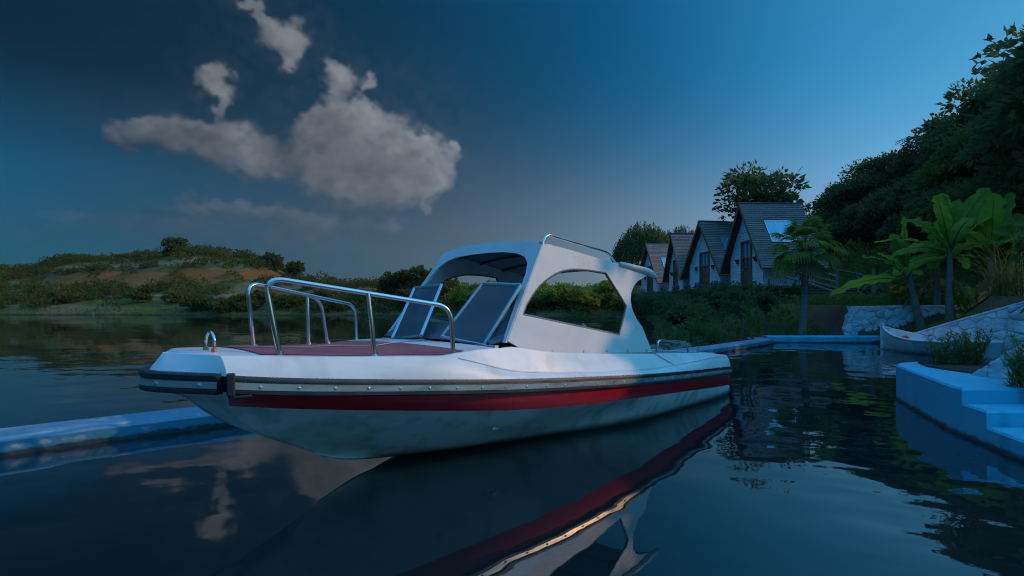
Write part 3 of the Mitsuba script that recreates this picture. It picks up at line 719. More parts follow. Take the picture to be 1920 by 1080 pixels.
k = part(None, 'pool_wall', ribbon_wall([(-12, -2.6), (-8, .75), (-5.2, 3.15), (-4.15, 4.32), (-2.9, 5.42), (.3, 8.35), (3.65, 11.75), (5.6, 13.7), (7.1, 15.3), (7.45, 15.75), (7.35, 16.3)], .46, .15), 'dock_paint', smooth=35)
tag(k, 'low blue wall dividing the pool from the lake, passing behind the boat', 'wall')
k = part(None, 'back_wall', ribbon_wall([(7.7, 16.3), (9.5, 16.25), (12.0, 16.3), (15.5, 16.4)], .5, .20), 'blue_paint', smooth=35)
tag(k, 'low straight blue wall at the foot of the white stone terrace', 'wall')

sp = thing('pool_steps', 'curved blue concrete landing with steps down into the water', 'steps')
edge_c = spl([(5.62, 7.08), (5.2, 7.0), (4.86, 6.75), (4.68, 6.38), (4.33, 5.52), (4.13, 5.03), (4.0, 4.53), (3.86, 4.02), (3.80, 3.4), (3.8, 2.6)], 60)
def step_poly(y0, y1):
    e = [q for q in edge_c if y0 <= q[1] <= y1]
    def at(y): return float(np.interp(-y, -edge_c[8:, 1], edge_c[8:, 0]))
    e = ([(at(y1), y1)] if y1 < 6.3 else []) + [tuple(q) for q in e] + [(at(y0), y0)]
    return Polygon(e + [(6.4, y0), (6.4, min(y1, 7.08))]).buffer(0)
for y0, y1, z in ((4.83, 9, .425), (4.48, 4.828, .292), (3.6, 4.478, .16), (2.6, 3.598, .03)):
    pl = step_poly(y0, y1); ins = pl.buffer(-.018)
    body = slab(pl, -.8, z - .018, lambda v: v); lid = slab(ins, z - .018, z, lambda v: v)
    ring_v, ring_f = [], []
    a_, b_ = np.array(pl.exterior.coords)[:-1], None
    b_ = np.array([ins.exterior.interpolate(ins.exterior.project(Point(q))).coords[0] for q in a_]); m_ = len(a_)
    ring = tm(np.vstack([np.c_[a_, np.full(m_, z - .018)], np.c_[b_, np.full(m_, z)]]), sum([[[i, (i + 1) % m_, m_ + (i + 1) % m_], [i, m_ + (i + 1) % m_, m_ + i]] for i in range(m_)], []))
    part(sp, 'step' if y0 < 4.8 else 'landing', [body, lid, ring], 'blue_paint', smooth=30)
k = part(None, 'planting_bed', slab(Polygon([(5.22, 6.86), (5.02, 6.45), (5.0, 6.1), (5.06, 5.6), (5.2, 5.2), (5.3, 4.9), (6.4, 4.9), (6.4, 6.95)]), .40, .44, lambda v: np.c_[v[:, :2], v[:, 2] + (v[:, 2] > .42) * .03 * (meshkit.fbm(v * 3, 3) - .3)]), 'soil')
tag(k, 'bare soil bed behind the blue landing', 'soil', kind='structure')


def rubble_wall(name, label, face, org, xd, nd, thick, size, seed):
    """face: polygon in (along, up); xd: unit direction along the wall, nd: outward; irregular stones stand proud of the mortar"""
    rng = np.random.default_rng(seed); xd, nd = np.r_[xd, 0.], np.r_[nd, 0.]; org = np.asarray(org, float)
    w = thing(name, label, 'wall')
    def to3(v): return org + v[:, :1] * xd + v[:, 1:2] * np.array([0, 0, 1.]) + v[:, 2:3] * nd
    part(w, 'mortar', slab(face, -thick, 0, to3), 'mortar')
    x0, y0, x1, y1 = face.bounds; pts = []
    for gx_ in np.arange(x0 - size, x1 + size, size):
        for gy_ in np.arange(y0 - size, y1 + size, size * .8): pts.append((gx_ + rng.uniform(-.42, .42) * size + (round(gy_ / size / .8) % 2) * size * .5, gy_ + rng.uniform(-.36, .36) * size))
    vor = shapely.voronoi_polygons(shapely.MultiPoint(pts))
    for c in vor.geoms:
        g = c.intersection(face)
        if g.geom_type != 'Polygon' or g.area < size * size * .12: continue
        g = g.buffer(-.008).simplify(.010)
        if g.is_empty or g.geom_type != 'Polygon': continue
        a = np.array(g.exterior.coords)[:-1]; n = len(a); cc = a.mean(0); h = rng.uniform(.022, .06)
        tl = rng.normal(0, .10, 2)
        hh = lambda q, s_: h * s_ + (q - cc) @ tl
        v = [np.c_[a, np.full(n, -.01)], np.c_[cc + (a - cc) * .93, np.maximum(.01, hh(cc + (a - cc) * .93, .62))], np.c_[cc + (a - cc) * .55, np.maximum(.012, hh(cc + (a - cc) * .55, 1.0))], np.r_[cc, h * 1.06][None]]
        f = []
        for r in (0, 1):
            for i in range(n): j = (i + 1) % n; f += [[r*n+i, r*n+j, (r+1)*n+j], [r*n+i, (r+1)*n+j, (r+1)*n+i]]
        f += [[2*n+i, 2*n+(i+1) % n, 3*n] for i in range(n)]
        part(w, 'stone', tm(to3(np.vstack(v)), f), 'white_stone', smooth=35)
    return w


wa = rubble_wall('terrace_wall', 'whitewashed rubble stone wall holding up the lawn terrace behind the rowboat', Polygon([(.10, -.3), (5.9, -.3), (5.9, 1.10), (4.2, 1.14), (2.2, 1.12), (.45, 1.09), (.22, .8), (.02, .35)]), (10.35, 16.66, 0), (1, .03), (.03, -1), .5, .30, 3)
d_ = np.array([1.35, -3.0]); d_ /= np.linalg.norm(d_); n_ = np.array([d_[1], -d_[0]])
n_ = n_ if n_ @ np.array([-1, -.3]) > 0 else -n_
wb = rubble_wall('ramp_wall', 'whitewashed stone wall with a sloping top beside the rowboat', Polygon([(0, -.4), (5.0, -.4), (5.0, 2.05), (3.3, 1.40), (1.4, .72), (0, .18)]), (9.98, 14.05, 0), d_, n_, .40, .30, 5)
cp = [(0, .18), (1.4, .72), (3.3, 1.40), (5.0, 2.05)]
for (a0, z0), (a1, z1) in zip(cp[:-1], cp[1:]):
    p0 = np.r_[np.array([9.98, 14.05]) + d_ * a0 - n_ * .2, z0 + .02]; p1 = np.r_[np.array([9.98, 14.05]) + d_ * a1 - n_ * .2, z1 + .02]
    part(wb, 'coping', beam(p0, p1, .46, .05, ch=.012), 'white_stone')
# the sloping stone cheek wall right of the landing: lumpy whitewashed rocks
ck = thing('cheek_wall', 'lumpy whitewashed stone cheek wall sloping up beside the blue landing', 'wall')
def lumpy(mesh, amp, seed, edge=.06):
    v, f = trimesh.remesh.subdivide_to_size(np.array(mesh.vertices), np.array(mesh.faces), edge)
    m = trimesh.Trimesh(v, f, process=True); m.merge_vertices()
    trimesh.smoothing.filter_taubin(m, iterations=8)
    n = np.array(m.vertex_normals); v = np.array(m.vertices)
    k = meshkit.fbm(v * 5.5, 3, seed=seed) - .5; c = np.abs(meshkit.noise(v * 3.2, seed=seed + 5) - .5) * 2
    m.vertices = v + n * (amp * (k * 1.6 - (c < .10) * .35))[:, None]
    return m
for i in range(5):
    t0, t1 = i / 5. + .004, (i + 1) / 5. - .004; A, B = np.array([4.90, 5.9, .30]), np.array([5.32, 4.4, 1.62])
    p0, p1 = A * (1 - t0) + B * t0, A * (1 - t1) + B * t1
    part(ck, 'stone', lumpy(trimesh.convex.convex_hull(np.array([p0, p0 + [.36, 0, 0], p1, p1 + [.36, 0, 0], [p0[0], p0[1], .05], [p0[0] + .36, p0[1], .05], [p1[0], p1[1], .05], [p1[0] + .36, p1[1], .05]])), .045, 3 + i), 'white_stone', smooth=45)

# ---------------------------------------------------------------- rowboat
rb = thing('rowboat', 'small white wooden rowboat moored against the stone wall', 'boat')
RO, RD, RP = np.array([10.27, 11.54]), np.array([-.24, .971]), np.array([-.971, -.24])
def rw(s, t, z):
    s, t, z = np.broadcast_arrays(*[np.asarray(q, float) for q in (s, t, z)])
    return np.concatenate([RO + s[..., None] * .8 * RD + t[..., None] * RP, z[..., None]], -1)
rs_ = np.linspace(0, 3.05, 26)
gun_t = PchipInterpolator([0, .5, 1.3, 2.0, 2.6, 3.05], [.50, .58, .64, .53, .28, .025])(rs_); gun_z = PchipInterpolator([0, 1.3, 2.2, 3.05], [.34, .31, .38, .56])(rs_)
ch_t = PchipInterpolator([0, .5, 1.3, 2.0, 2.6, 3.05], [.36, .43, .48, .36, .15, .02])(rs_); ch_z = PchipInterpolator([0, 2.0, 3.05], [.02, .0, .10])(rs_)
ke_z = PchipInterpolator([0, 2.2, 2.8, 3.05], [-.14, -.15, -.08, .05])(rs_)
bs = np.searchsorted(rs_, 1.35)
for nm, sl, mt in (('hull', slice(bs, None), 'boat_white'), ('stern_hull', slice(0, bs + 1), 'boat_paleblue')):
    rows = [rw(rs_[sl], q * gun_t[sl], gun_z[sl]) if k_ == 0 else rw(rs_[sl], q * (gun_t * (1 - k_) + ch_t * k_)[sl] + q * .03 * math.sin(k_ * math.pi), (gun_z * (1 - k_) + ch_z * k_)[sl]) for q, k_ in [(1, 0), (1, .33), (1, .66), (1, 1)]]
    rows += [rw(rs_[sl], 0, ke_z[sl])]
    rows += [rw(rs_[sl], -(gun_t * (1 - k_) + ch_t * k_)[sl] - .03 * math.sin(k_ * math.pi), (gun_z * (1 - k_) + ch_z * k_)[sl]) for k_ in (1, .66, .33, 0)]
    part(rb, nm, loft(rows), mt, smooth=50, label='pale blue painted after part of the hull' if nm != 'hull' else None)
inn = [rw(rs_[:-1], q * (gun_t[:-1] - .03) * (1 - k_ * .3), gun_z[:-1] * (1 - k_) + .06 * k_ + .01) for q, k_ in [(1, 0), (1, .5), (1, 1), (-1, 1), (-1, .5), (-1, 0)]]
part(rb, 'lining', loft(inn, flip=True), 'boat_white', smooth=50)
for q in (1, -1): part(rb, 'gunwale', tube(rw(rs_, q * gun_t, gun_z + .012), .024, 8), 'boat_white', smooth=True)
part(rb, 'transom', [tm(rw([0, 0, 0, 0, 0], [.50, .36, 0, -.36, -.50], [.34, .02, -.14, .02, .34]), [[0, 1, 2], [0, 2, 4], [2, 3, 4]])], 'boat_paleblue')
part(rb, 'stem_post', beam(rw(3.08, 0, .0), rw(3.10, 0, .68), .06, .10, ch=.012), 'boat_white')
for s_ in (.35, 1.15, 2.05): part(rb, 'thwart', beam(rw(s_, -.52 + (.14 if s_ > 2 else 0), .22), rw(s_, .52 - (.14 if s_ > 2 else 0), .22), .20, .025, ch=.005), 'boat_white')
part(rb, 'float', trimesh.convex.convex_hull(rw(2.3, 0, .34) + unit(np.random.default_rng(1), 30) * [.10, .08, .05]), 'boat_red', smooth=40, label='small red float lying in the bow')

# ---------------------------------------------------------------- deck on stilts
Ax, Az, = 10.6, 1.84
dk = thing('cabin_deck', 'long timber deck on stilts carrying the row of cabins', 'deck')
rng = np.random.default_rng(4)
for i, y in enumerate(np.arange(24.9, 51.6, .2)):
    part(dk, 'board', beam((Ax + rng.uniform(-.02, .02), y, Az - .02), (17.2, y, Az - .02), .185, .04), 'grey_wood')
for x in (10.68, 13.0, 15.6): part(dk, 'joist', beam((x, 24.85, Az - .13), (x, 51.6, Az - .13), .09, .17), 'dark_wood')
part(dk, 'fascia', beam((Ax, 24.80, Az - .10), (17.2, 24.80, Az - .10), .05, .22), 'dark_wood')
for y in np.arange(25.2, 51.5, 3.2):
    for x in (10.68, 13.0, 15.6):
        part(dk, 'post', beam((x, y, float(gz(x, y)) - .3), (x, y, Az - .2), .14), 'dark_wood')

# ---------------------------------------------------------------- the four cabins
def cabin(px, py, rot, label, seed, sky_at=(.95, 2.5, .72, 1.50), near_only=False):
    rng = np.random.default_rng(seed); h = thing('cabin', label, 'cabin', 'A-frame cabins in a row on the deck')
    c, s = math.cos(rot), math.sin(rot)
    def w3(v):
        v = np.asarray(v, float); return np.stack([px + v[..., 0] * c - v[..., 1] * s, py + v[..., 0] * s + v[..., 1] * c, Az + v[..., 2]], -1)
    def bb(a, b, w, hh, up=(0, 0, 1), ch=0):
        u = w3(np.asarray(up, float)) - w3([0, 0, 0]); return beam(w3(a), w3(b), w, hh, u, ch)
    RH, EV, HW, LEN, rec, ww = 4.64, 1.06, 2.42, 3.35, .36, 1.78
    slope = (RH - EV) / HW
    # gable wall behind lap siding, door opening near the middle
    top = RH - .16
    def roof_z(y): return top - slope * abs(y)
    gab = Polygon([(-ww, 0), (ww, 0), (ww, roof_z(ww)), (0, top), (-ww, roof_z(ww))])
    door = sbox(-.66, .0, .40, 2.62)
    g2 = gab.difference(door)
    part(h, 'gable_wall', slab(g2, 0, .05, lambda v: w3(np.stack([rec + .03 + v[:, 2], v[:, 0], v[:, 1]], -1))), 'white_board')
    for z in np.arange(.0, top, .155):
        pl = g2.intersection(sbox(-3, z, 3, z + .150))
        for g in getattr(pl, 'geoms', [pl]):
            if g.is_empty or g.geom_type != 'Polygon' or g.area < .006: continue
            part(h, 'siding_board', slab(g, 0, .022, lambda v: w3(np.stack([rec + .03 - v[:, 2] - .014 * (1 - (v[:, 1] - z) / .15), v[:, 0], v[:, 1]], -1))), 'white_board')
    part(h, 'back_wall', slab(gab, 0, .06, lambda v: w3(np.stack([LEN - .42 + v[:, 2], v[:, 0], v[:, 1]], -1))), 'white_board')
    for sd in (-1, 1):
        part(h, 'side_wall', bb((rec + .08, sd * (ww - .04), (roof_z(ww)) / 2), (LEN - .42, sd * (ww - .04), roof_z(ww) / 2), .05, roof_z(ww) - .02), 'white_board')
        for x in np.arange(rec + .13, LEN - .40, .118):
            part(h, 'wall_board', bb((x, sd * (ww + rng.uniform(-.003, .006)), .0), (x, sd * (ww + rng.uniform(-.003, .006)), roof_z(ww) - .04), .104, .022, up=(0, 1, 0)) if False else bx(w3([x, sd * (ww + rng.uniform(-.004, .006)), (roof_z(ww) - .04) / 2]), (.100, .024, roof_z(ww) - .04), w3([1, 0, 0]) - w3([0, 0, 0]), (0, 0, 1)), 'white_board')
        # roof: boarding under lapped slats
        L = math.hypot(HW, RH - EV); sdir = np.array([0, sd * HW, -(RH - EV)]) / L; nrm = np.array([0, sd * (RH - EV), HW]) / L
        def rp(x, l, o): return w3(np.array([x, 0, RH]) + sdir * l + nrm * o)
        rf = part(h, 'roof', bx((rp(0, L / 2, -.05) + rp(LEN, L / 2, -.05)) / 2, (LEN - .02, L - .04, .04), rp(1, 0, 0) - rp(0, 0, 0), rp(0, 0, 1) - rp(0, 0, 0)), 'dark_wood')
        n = 30
        for i in range(n):
            l = (i + .5) * L / n; th = .018 + rng.uniform(0, .008)
            cc = (rp(0, l, .012) + rp(LEN, l, .012)) / 2 + (rp(rng.uniform(-.02, .02), 0, 0) - rp(0, 0, 0))
            up_ = (rp(0, 0, 1) - rp(0, 0, 0)) + .20 * (rp(0, -1, 0) - rp(0, 0, 0))
            if sd < 0 and sky_at and sky_at[2] / HW * L - .02 < l < sky_at[3] / HW * L + .02:
                for xa, xb in ((0, sky_at[0] - .03), (sky_at[1] + .03, LEN)):
                    part(rf, 'slat', bx((rp(xa, l, .012) + rp(xb, l, .012)) / 2, (xb - xa, L / n * .90, th), rp(1, 0, 0) - rp(0, 0, 0), up_), 'roof_wood')
            else:
                part(rf, 'slat', bx(cc, (LEN, L / n * .90, th), rp(1, 0, 0) - rp(0, 0, 0), up_), 'roof_wood')
        # barge boards and rafter tails on the gable edge
        part(h, 'barge_board', [bx((rp(-.02, 0, -.06) + rp(-.02, L + .03, -.06)) / 2, (L + .06, .035, .15), rp(0, 1, 0) - rp(0, 0, 0), rp(0, 0, 1) - rp(0, 0, 0))], 'frame_wood')
        for i in range(1, 7):
            part(rf, 'batten', bx((rp(.02, i * L / 7, -.10) + rp(rec, i * L / 7, -.10)) / 2, (rec, .07, .06), rp(1, 0, 0) - rp(0, 0, 0), rp(0, 0, 1) - rp(0, 0, 0)), 'dark_wood')
        part(h, 'eave_board', bx((rp(.0, L + .012, -.035) + rp(LEN, L + .012, -.035)) / 2, (LEN, .024, .10), rp(1, 0, 0) - rp(0, 0, 0), rp(0, 0, 1) - rp(0, 0, 0)), 'grey_wood')
        if sd < 0 and sky_at:
            x0, x1, k0, k1 = sky_at; l0, l1 = k0 / HW * L, k1 / HW * L
            sk_ = part(h, 'skylight', [bx((rp(x0, lm, .03) + rp(x1, lm, .03)) / 2, (x1 - x0, .035, .05), rp(1, 0, 0) - rp(0, 0, 0), rp(0, 0, 1) - rp(0, 0, 0)) for lm in (l0, l1)] + [bx((rp(xm, l0, .034) + rp(xm, l1, .034)) / 2, (.028, l1 - l0, .05), rp(1, 0, 0) - rp(0, 0, 0), rp(0, 0, 1) - rp(0, 0, 0)) for xm in (x0, x0 + (x1 - x0) * .36, x0 + (x1 - x0) * .68, x1)], 'frame_alu')
            xs = (x0, x0 + (x1 - x0) * .36, x0 + (x1 - x0) * .68, x1)
            for xa, xb in zip(xs[:-1], xs[1:]):
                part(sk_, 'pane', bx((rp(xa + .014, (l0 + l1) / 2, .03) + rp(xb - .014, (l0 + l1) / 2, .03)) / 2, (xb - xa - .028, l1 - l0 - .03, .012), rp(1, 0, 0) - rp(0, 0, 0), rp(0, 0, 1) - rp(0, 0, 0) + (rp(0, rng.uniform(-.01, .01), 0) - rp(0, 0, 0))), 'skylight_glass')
    part(h, 'ridge_cap', bx((w3([0, 0, RH + .02]) + w3([LEN, 0, RH + .02])) / 2, (LEN + .04, .16, .05), w3([1, 0, 0]) - w3([0, 0, 0]), (0, 0, 1), .012), 'roof_wood')
    # door: frame, leaf, glazing above
    xd = rec - .02
    d = part(h, 'door', bx(w3([xd + .05, -.13, .62]), (.05, .86, 1.22), w3([1, 0, 0]) - w3([0, 0, 0]), (0, 0, 1)), 'door_wood')
    part(d, 'frame', [bx(w3([xd, y, 1.32]), (.14, .10, 2.64), w3([1, 0, 0]) - w3([0, 0, 0])) for y in (-.63, .37)] + [bx(w3([xd, -.13, 2.60]), (.14, .92, .09), w3([1, 0, 0]) - w3([0, 0, 0])), bx(w3([xd + .02, -.13, 1.74]), (.10, .90, .07), w3([1, 0, 0]) - w3([0, 0, 0])), bx(w3([xd + .03, -.13, 1.24]), (.08, .90, .06), w3([1, 0, 0]) - w3([0, 0, 0])), bx(w3([xd + .03, -.13, 1.9]), (.08, .045, 1.34), w3([1, 0, 0]) - w3([0, 0, 0]))], 'frame_wood')
    for y0, y1 in ((-.57, -.155), (-.105, .31)):
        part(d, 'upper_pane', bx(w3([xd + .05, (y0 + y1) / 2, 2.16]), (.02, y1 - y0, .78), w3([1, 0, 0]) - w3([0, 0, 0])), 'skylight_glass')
        part(d, 'pane', bx(w3([xd + .052, (y0 + y1) / 2, 1.49]), (.02, y1 - y0, .44), w3([1, 0, 0]) - w3([0, 0, 0])), 'door_glass')
        part(d, 'panel', bx(w3([xd + .022, (y0 + y1) / 2, .62]), (.02, y1 - y0 - .08, .96), w3([1, 0, 0]) - w3([0, 0, 0]), (0, 0, 1), .006), 'door_wood')
    part(d, 'handle', tube([w3([xd - .01, .24, 1.0]), w3([xd - .05, .24, 1.03]), w3([xd - .05, .24, 1.15]), w3([xd - .01, .24, 1.18])], .012, 6), 'steel')
    for y in (-1.12, .86):
        l = part(h, 'wall_lamp', [tube([w3([rec - .06, y, 1.72]), w3([rec - .06, y, 1.50]), w3([rec - .06, y, 1.46])], [.15, .06, .03], 8)], 'lamp_metal', smooth=40)
        part(l, 'bracket', beam(w3([rec + .02, y, 1.66]), w3([rec - .07, y, 1.76]), .03), 'lamp_metal')
    return h


cabin(12.04, 28.26, math.radians(2.5), 'nearest white cabin with the largest brown slatted roof and skylight, by the palm', 11)
cabin(12.05, 34.4, math.radians(11), 'second white cabin from the palm, its gable turned towards the boat', 12)
cabin(12.10, 40.6, math.radians(-1), 'third white cabin from the palm, mostly hidden behind the second', 13, sky_at=None)
cabin(11.95, 47.6, math.radians(10), 'farthest white cabin, beside the boat canopy, with a slim skylight', 14, sky_at=(1.0, 2.3, .9, 1.65))

# added cabin outside the frame, shaped to throw a shadow across the boat's stern
c5 = thing('slope_cabin', 'A-frame cabin on the slope beyond the right edge, known by its shadow on the boat', 'cabin')
for sd in (1, -1):
    q = [np.array([x, 6.65 + sd * y, z]) for x in (13.4, 16.6) for y, z in ((0, 7.62), (2.3, 5.2))]
    part(c5, 'roof', bx((q[0] + q[3]) / 2, (3.2, 3.4, .06), (1, 0, 0), (0, sd * 2.42, 2.3)), 'roof_wood')
part(c5, 'gable_wall', slab(Polygon([(5.05, 3.6), (8.25, 3.6), (8.25, 5.85), (6.65, 7.5), (5.05, 5.85)]), 0, .08, lambda v: np.stack([13.9 + v[:, 2], v[:, 0], v[:, 1]], -1)), 'white_board')
part(c5, 'floor', bx((15.0, 6.65, 3.55), (3.2, 3.6, .12)), 'grey_wood')
for x in (13.7, 16.3):
    for y in (5.2, 8.1): part(c5, 'post', beam((x, y, .2), (x, y, 3.5), .16), 'dark_wood')

# ---------------------------------------------------------------- stairs, rails, fence
st_ = thing('wooden_stairs', 'weathered wooden stairs climbing to the near end of the deck', 'stairs')
for i in range(5):
    y = 23.35 + i * .29; z = float(1.18 + (i + 1) * .125)
    part(st_, 'tread', bx((14.55, y, z), (2.3, .31, .045), (1, 0, 0), (0, 0, 1), .006), 'grey_wood')
    part(st_, 'riser', bx((14.55, y - .13, z - .075), (2.28, .02, .10)), 'dark_wood')
for x in (13.42, 15.68): part(st_, 'stringer', beam((x, 23.1, 1.1), (x, 24.85, 1.80), .05, .24), 'dark_wood')
hr = thing('stair_railing', 'rustic pole railing beside the wooden stairs', 'railing')
for x, y, z in ((13.35, 21.9, 2.62), (14.85, 21.9, 2.62), (13.1, 24.7, 3.0)):
    part(hr, 'post', tube([(x, y, float(gz(x, y)) - .3), (x + .01, y, z - .6), (x - .01, y, z)], [.065, .06, .055], 8), 'palm_bark', smooth=40)
for a, b in (((13.35, 21.9, 2.30), (13.1, 24.7, 2.85)), ((13.35, 21.9, 1.80), (13.1, 24.7, 2.35)), ((13.35, 21.9, 2.55), (14.85, 21.9, 2.20)), ((12.1, 23.6, 2.35), (13.35, 21.9, 1.62)), ((11.9, 23.9, 2.72), (13.35, 21.9, 2.05))):
    part(hr, 'rail', tube([a, (np.array(a) + b) / 2 + [0, 0, .03], b], .042, 7), 'palm_bark', smooth=True)
fe = thing('rustic_fence', 'rustic fence of crossed branches behind the flower bed', 'fence')
fx = np.linspace(15.9, 25.5, 13); fy = np.linspace(24.5, 27.0, 13); rng = np.random.default_rng(6)
for i in range(13):
    z0 = float(gz(fx[i], fy[i])); 
    part(fe, 'post', tube([(fx[i], fy[i], z0 - .3), (fx[i] + rng.uniform(-.05, .05), fy[i], z0 + 1.45 + rng.uniform(-.1, .15))], [.06, .045], 7), 'grey_wood', smooth=40)
    if i:
        za = float(gz(fx[i - 1], fy[i - 1]))
        for hh in (.35, 1.2): part(fe, 'rail', tube([(fx[i - 1], fy[i - 1] - .05, za + hh + rng.uniform(-.05, .05)), (fx[i], fy[i] - .05, z0 + hh + rng.uniform(-.05, .05))], .036, 6), 'grey_wood', smooth=40)
        for q in (0, 1): part(fe, 'brace', tube([(fx[i - 1], fy[i - 1] + .04 + .05 * q, za + (.35 if q else 1.2)), (fx[i], fy[i] + .04 + .05 * q, z0 + (1.2 if q else .35))], .028, 6), 'grey_wood', smooth=40)

# ---------------------------------------------------------------- vegetation
def clump_centres(rng, c, r, n):
    d = unit(rng, n); q = rng.uniform(.35, 1, (n, 1)) ** .6
    return np.asarray(c) + d * np.asarray(r) * q


def crown(rng, c, r, n, per, L, Wd, cr=.36, up=.35, droop=.15):
    cs = clump_centres(rng, c, np.asarray(r) * .78, n); m = float(np.mean(r))
    R = m * cr * rng.uniform(.7, 1.25, n)
    idx = np.repeat(np.arange(n), per)
    d = unit(rng, n * per); d[:, 2] = np.where(d[:, 2] < -.3, -d[:, 2] * .5, d[:, 2])
    p = cs[idx] + d * (R[idx] * rng.uniform(.45, 1.05, n * per) ** .7)[:, None] * np.array([1.1, 1.1, .8])
    direc = d + unit(rng, n * per) * .7 + [0, 0, -droop]
    nr = unit(rng, n * per) * .7 + [0, 0, up] + d * .4
    return leaves(rng, p, direc, nr, L * rng.uniform(.6, 1.3, n * per), Wd * rng.uniform(.6, 1.3, n * per)), cs


def tree(name, label, x, y, top, r, seed, mat='leaf_dark', n=26, per=190, L=.34, Wd=.17, group=None, bottom=None, trunk_r=.16, feather=False, category='tree', squash=1.0):
    rng = np.random.default_rng(seed); z0 = float(gz(x, y)); h = top - z0
    k = thing(name, label, category, group)
    zb = z0 + h * .22 if bottom is None else bottom
    c = np.array([x, y, (top + zb) / 2]); rad = np.array([r, r, (top - zb) / 2 * squash])
    if feather:
        # arching sprays of small leaflets set along thin twigs
        m = []; tw = []
        for i in range(n):
            b = c + unit(rng, 1)[0] * rad * rng.uniform(.35, .85); hd = unit(rng, 1)[0] * [1, 1, .4]; ln = rng.uniform(.9, 1.7)
            for j in range(7):
                a = rng.uniform(0, 6.28); dr_ = np.array([math.cos(a), math.sin(a), rng.uniform(-.1, .35)]) * .8 + hd * .5; l2 = ln * rng.uniform(.5, .9)
                t = np.linspace(.12, 1, 13); sp_ = b + dr_ * (t * l2)[:, None] + np.array([0, 0, -.34]) * (l2 * t ** 2)[:, None]
                ax = np.gradient(sp_, axis=0); ax /= np.linalg.norm(ax, axis=1, keepdims=True); sd = np.cross(ax, [0, 0, 1.]); sd /= np.linalg.norm(sd, axis=1, keepdims=True) + 1e-9
                for q in (1, -1):
                    m.append(leaves(rng, sp_, sd * q + ax * .5 + [0, 0, -.15], np.tile([0, 0, 1.], (13, 1)) + .2 * unit(rng, 13), .27 * (1.1 - .5 * t), .085))
            tw.append(tube([c - [0, 0, rad[2] * .5], (c + b) / 2 + [0, 0, .1], b], [.045, .03, .012], 5))
        lf, cs = cat(m), np.array([q for q in clump_centres(rng, c, rad * .6, 5)])
        part(k, 'crown', lf, mat); part(k, 'branches', tw, 'bark', smooth=True)
    else:
        lf, cs = crown(rng, c, rad, n, per, L, Wd)
        part(k, 'crown', lf, mat)
    wob = rng.uniform(-.25, .25, 2)
    tp = spl([(x, y, z0 - .3), (x + wob[0], y + wob[1], z0 + h * .3), (c[0], c[1], c[2] + rad[2] * .3)], 8)
    part(k, 'trunk', tube(tp, np.linspace(trunk_r, trunk_r * .3, 8), 8), 'bark', smooth=True)
    for q in cs[:6]:
        part(k, 'limb', tube(spl([tp[3], (tp[4] + q) / 2 + [0, 0, .15], q], 6), np.linspace(trunk_r * .45, trunk_r * .12, 6), 6), 'bark', smooth=True)
    return k


HILL = [(24.6, 42, 8.5, 2.2, 0), (25.2, 41, 9.9, 2.6, 0), (26.0, 40, 11.0, 2.8, 0), (26.2, 38, 11.8, 2.8, 0), (26.4, 36, 12.0, 2.6, 0), (25.8, 33, 13.3, 2.2, 1), (26.4, 32, 11.9, 2.6, 0), (25.5, 29, 13.0, 2.6, 1), (25.1, 27, 14.0, 2.8, 1), (25.4, 26, 14.4, 3, 1),
        (23.7, 37, 7.6, 2.2, 0), (24.3, 35, 8.0, 2.6, 0), (24.6, 33, 8.7, 2.6, 0), (24.2, 30, 8.9, 2.8, 0), (24.1, 28, 9.5, 2.8, 2), (23.9, 26, 10.4, 2.8, 2), (23.8, 24, 10.3, 3, 0), (22.3, 29, 6.2, 2.0, 0), (21.8, 26, 6.9, 2.2, 0), (20.9, 23, 6.9, 2.4, 2), (20.7, 21, 6.8, 2.5, 0), (24.0, 40, 6.7, 1.8, 0)]
HLAB = ['small dark tree at the lower left end of the hillside wood', 'rounded dark tree second from the left on the hillside skyline', 'rounded dark tree third from the left on the hillside skyline', 'broad dark tree fourth from the left on the hillside skyline', 'dark tree on the skyline just left of the umbrella-topped tree', 'slim tree with a feathery umbrella top standing above the skyline', 'dark tree on the skyline just right of the umbrella-topped tree', 'feathery tree leaning over the steep upper skyline', 'tall feathery tree near the top right of the hill', 'highest feathery tree at the right edge of the picture',
        'low dark tree under the left end of the hillside wood', 'dark bushy tree above the left banana leaves', 'dark bushy tree halfway up the hill above the tallest banana leaf', 'dense tree at the centre of the hillside wood', 'olive green tree high on the right of the hillside', 'olive green tree below the tall feathery trees', 'dark tree cut by the right edge halfway up the hill', 'low dark tree directly behind the tallest banana leaf', 'dark tree behind the right banana leaves', 'olive green bushy tree behind the right banana clump', 'dark tree at the right edge behind the arching grass', 'small shrubby tree at the foot of the hill behind the palm']
for i, (x, y, top, r, kd) in enumerate(HILL):
    tree('hillside_tree', HLAB[i], x, y, top, r, 100 + i, mat='leaf_mid' if kd == 2 else 'leaf_dark', n=16 if kd == 1 else 34, per=330, L=.235, Wd=.125, group='trees on the hillside', feather=kd == 1, trunk_r=.15)
    if kd == 1:                                                        # lower leafage under the feathery top
        rng = np.random.default_rng(300 + i); lf, _ = crown(rng, (x + .3, y + .3, top - 3.6), (r, r, 1.7), 24, 260, .235, .125)
        part(sorted(q for q in labels if q.startswith('hillside_tree'))[-1] if False else ('hillside_tree' if i == 0 else f'hillside_tree_{i:03d}'), 'lower_crown', lf, 'leaf_dark')
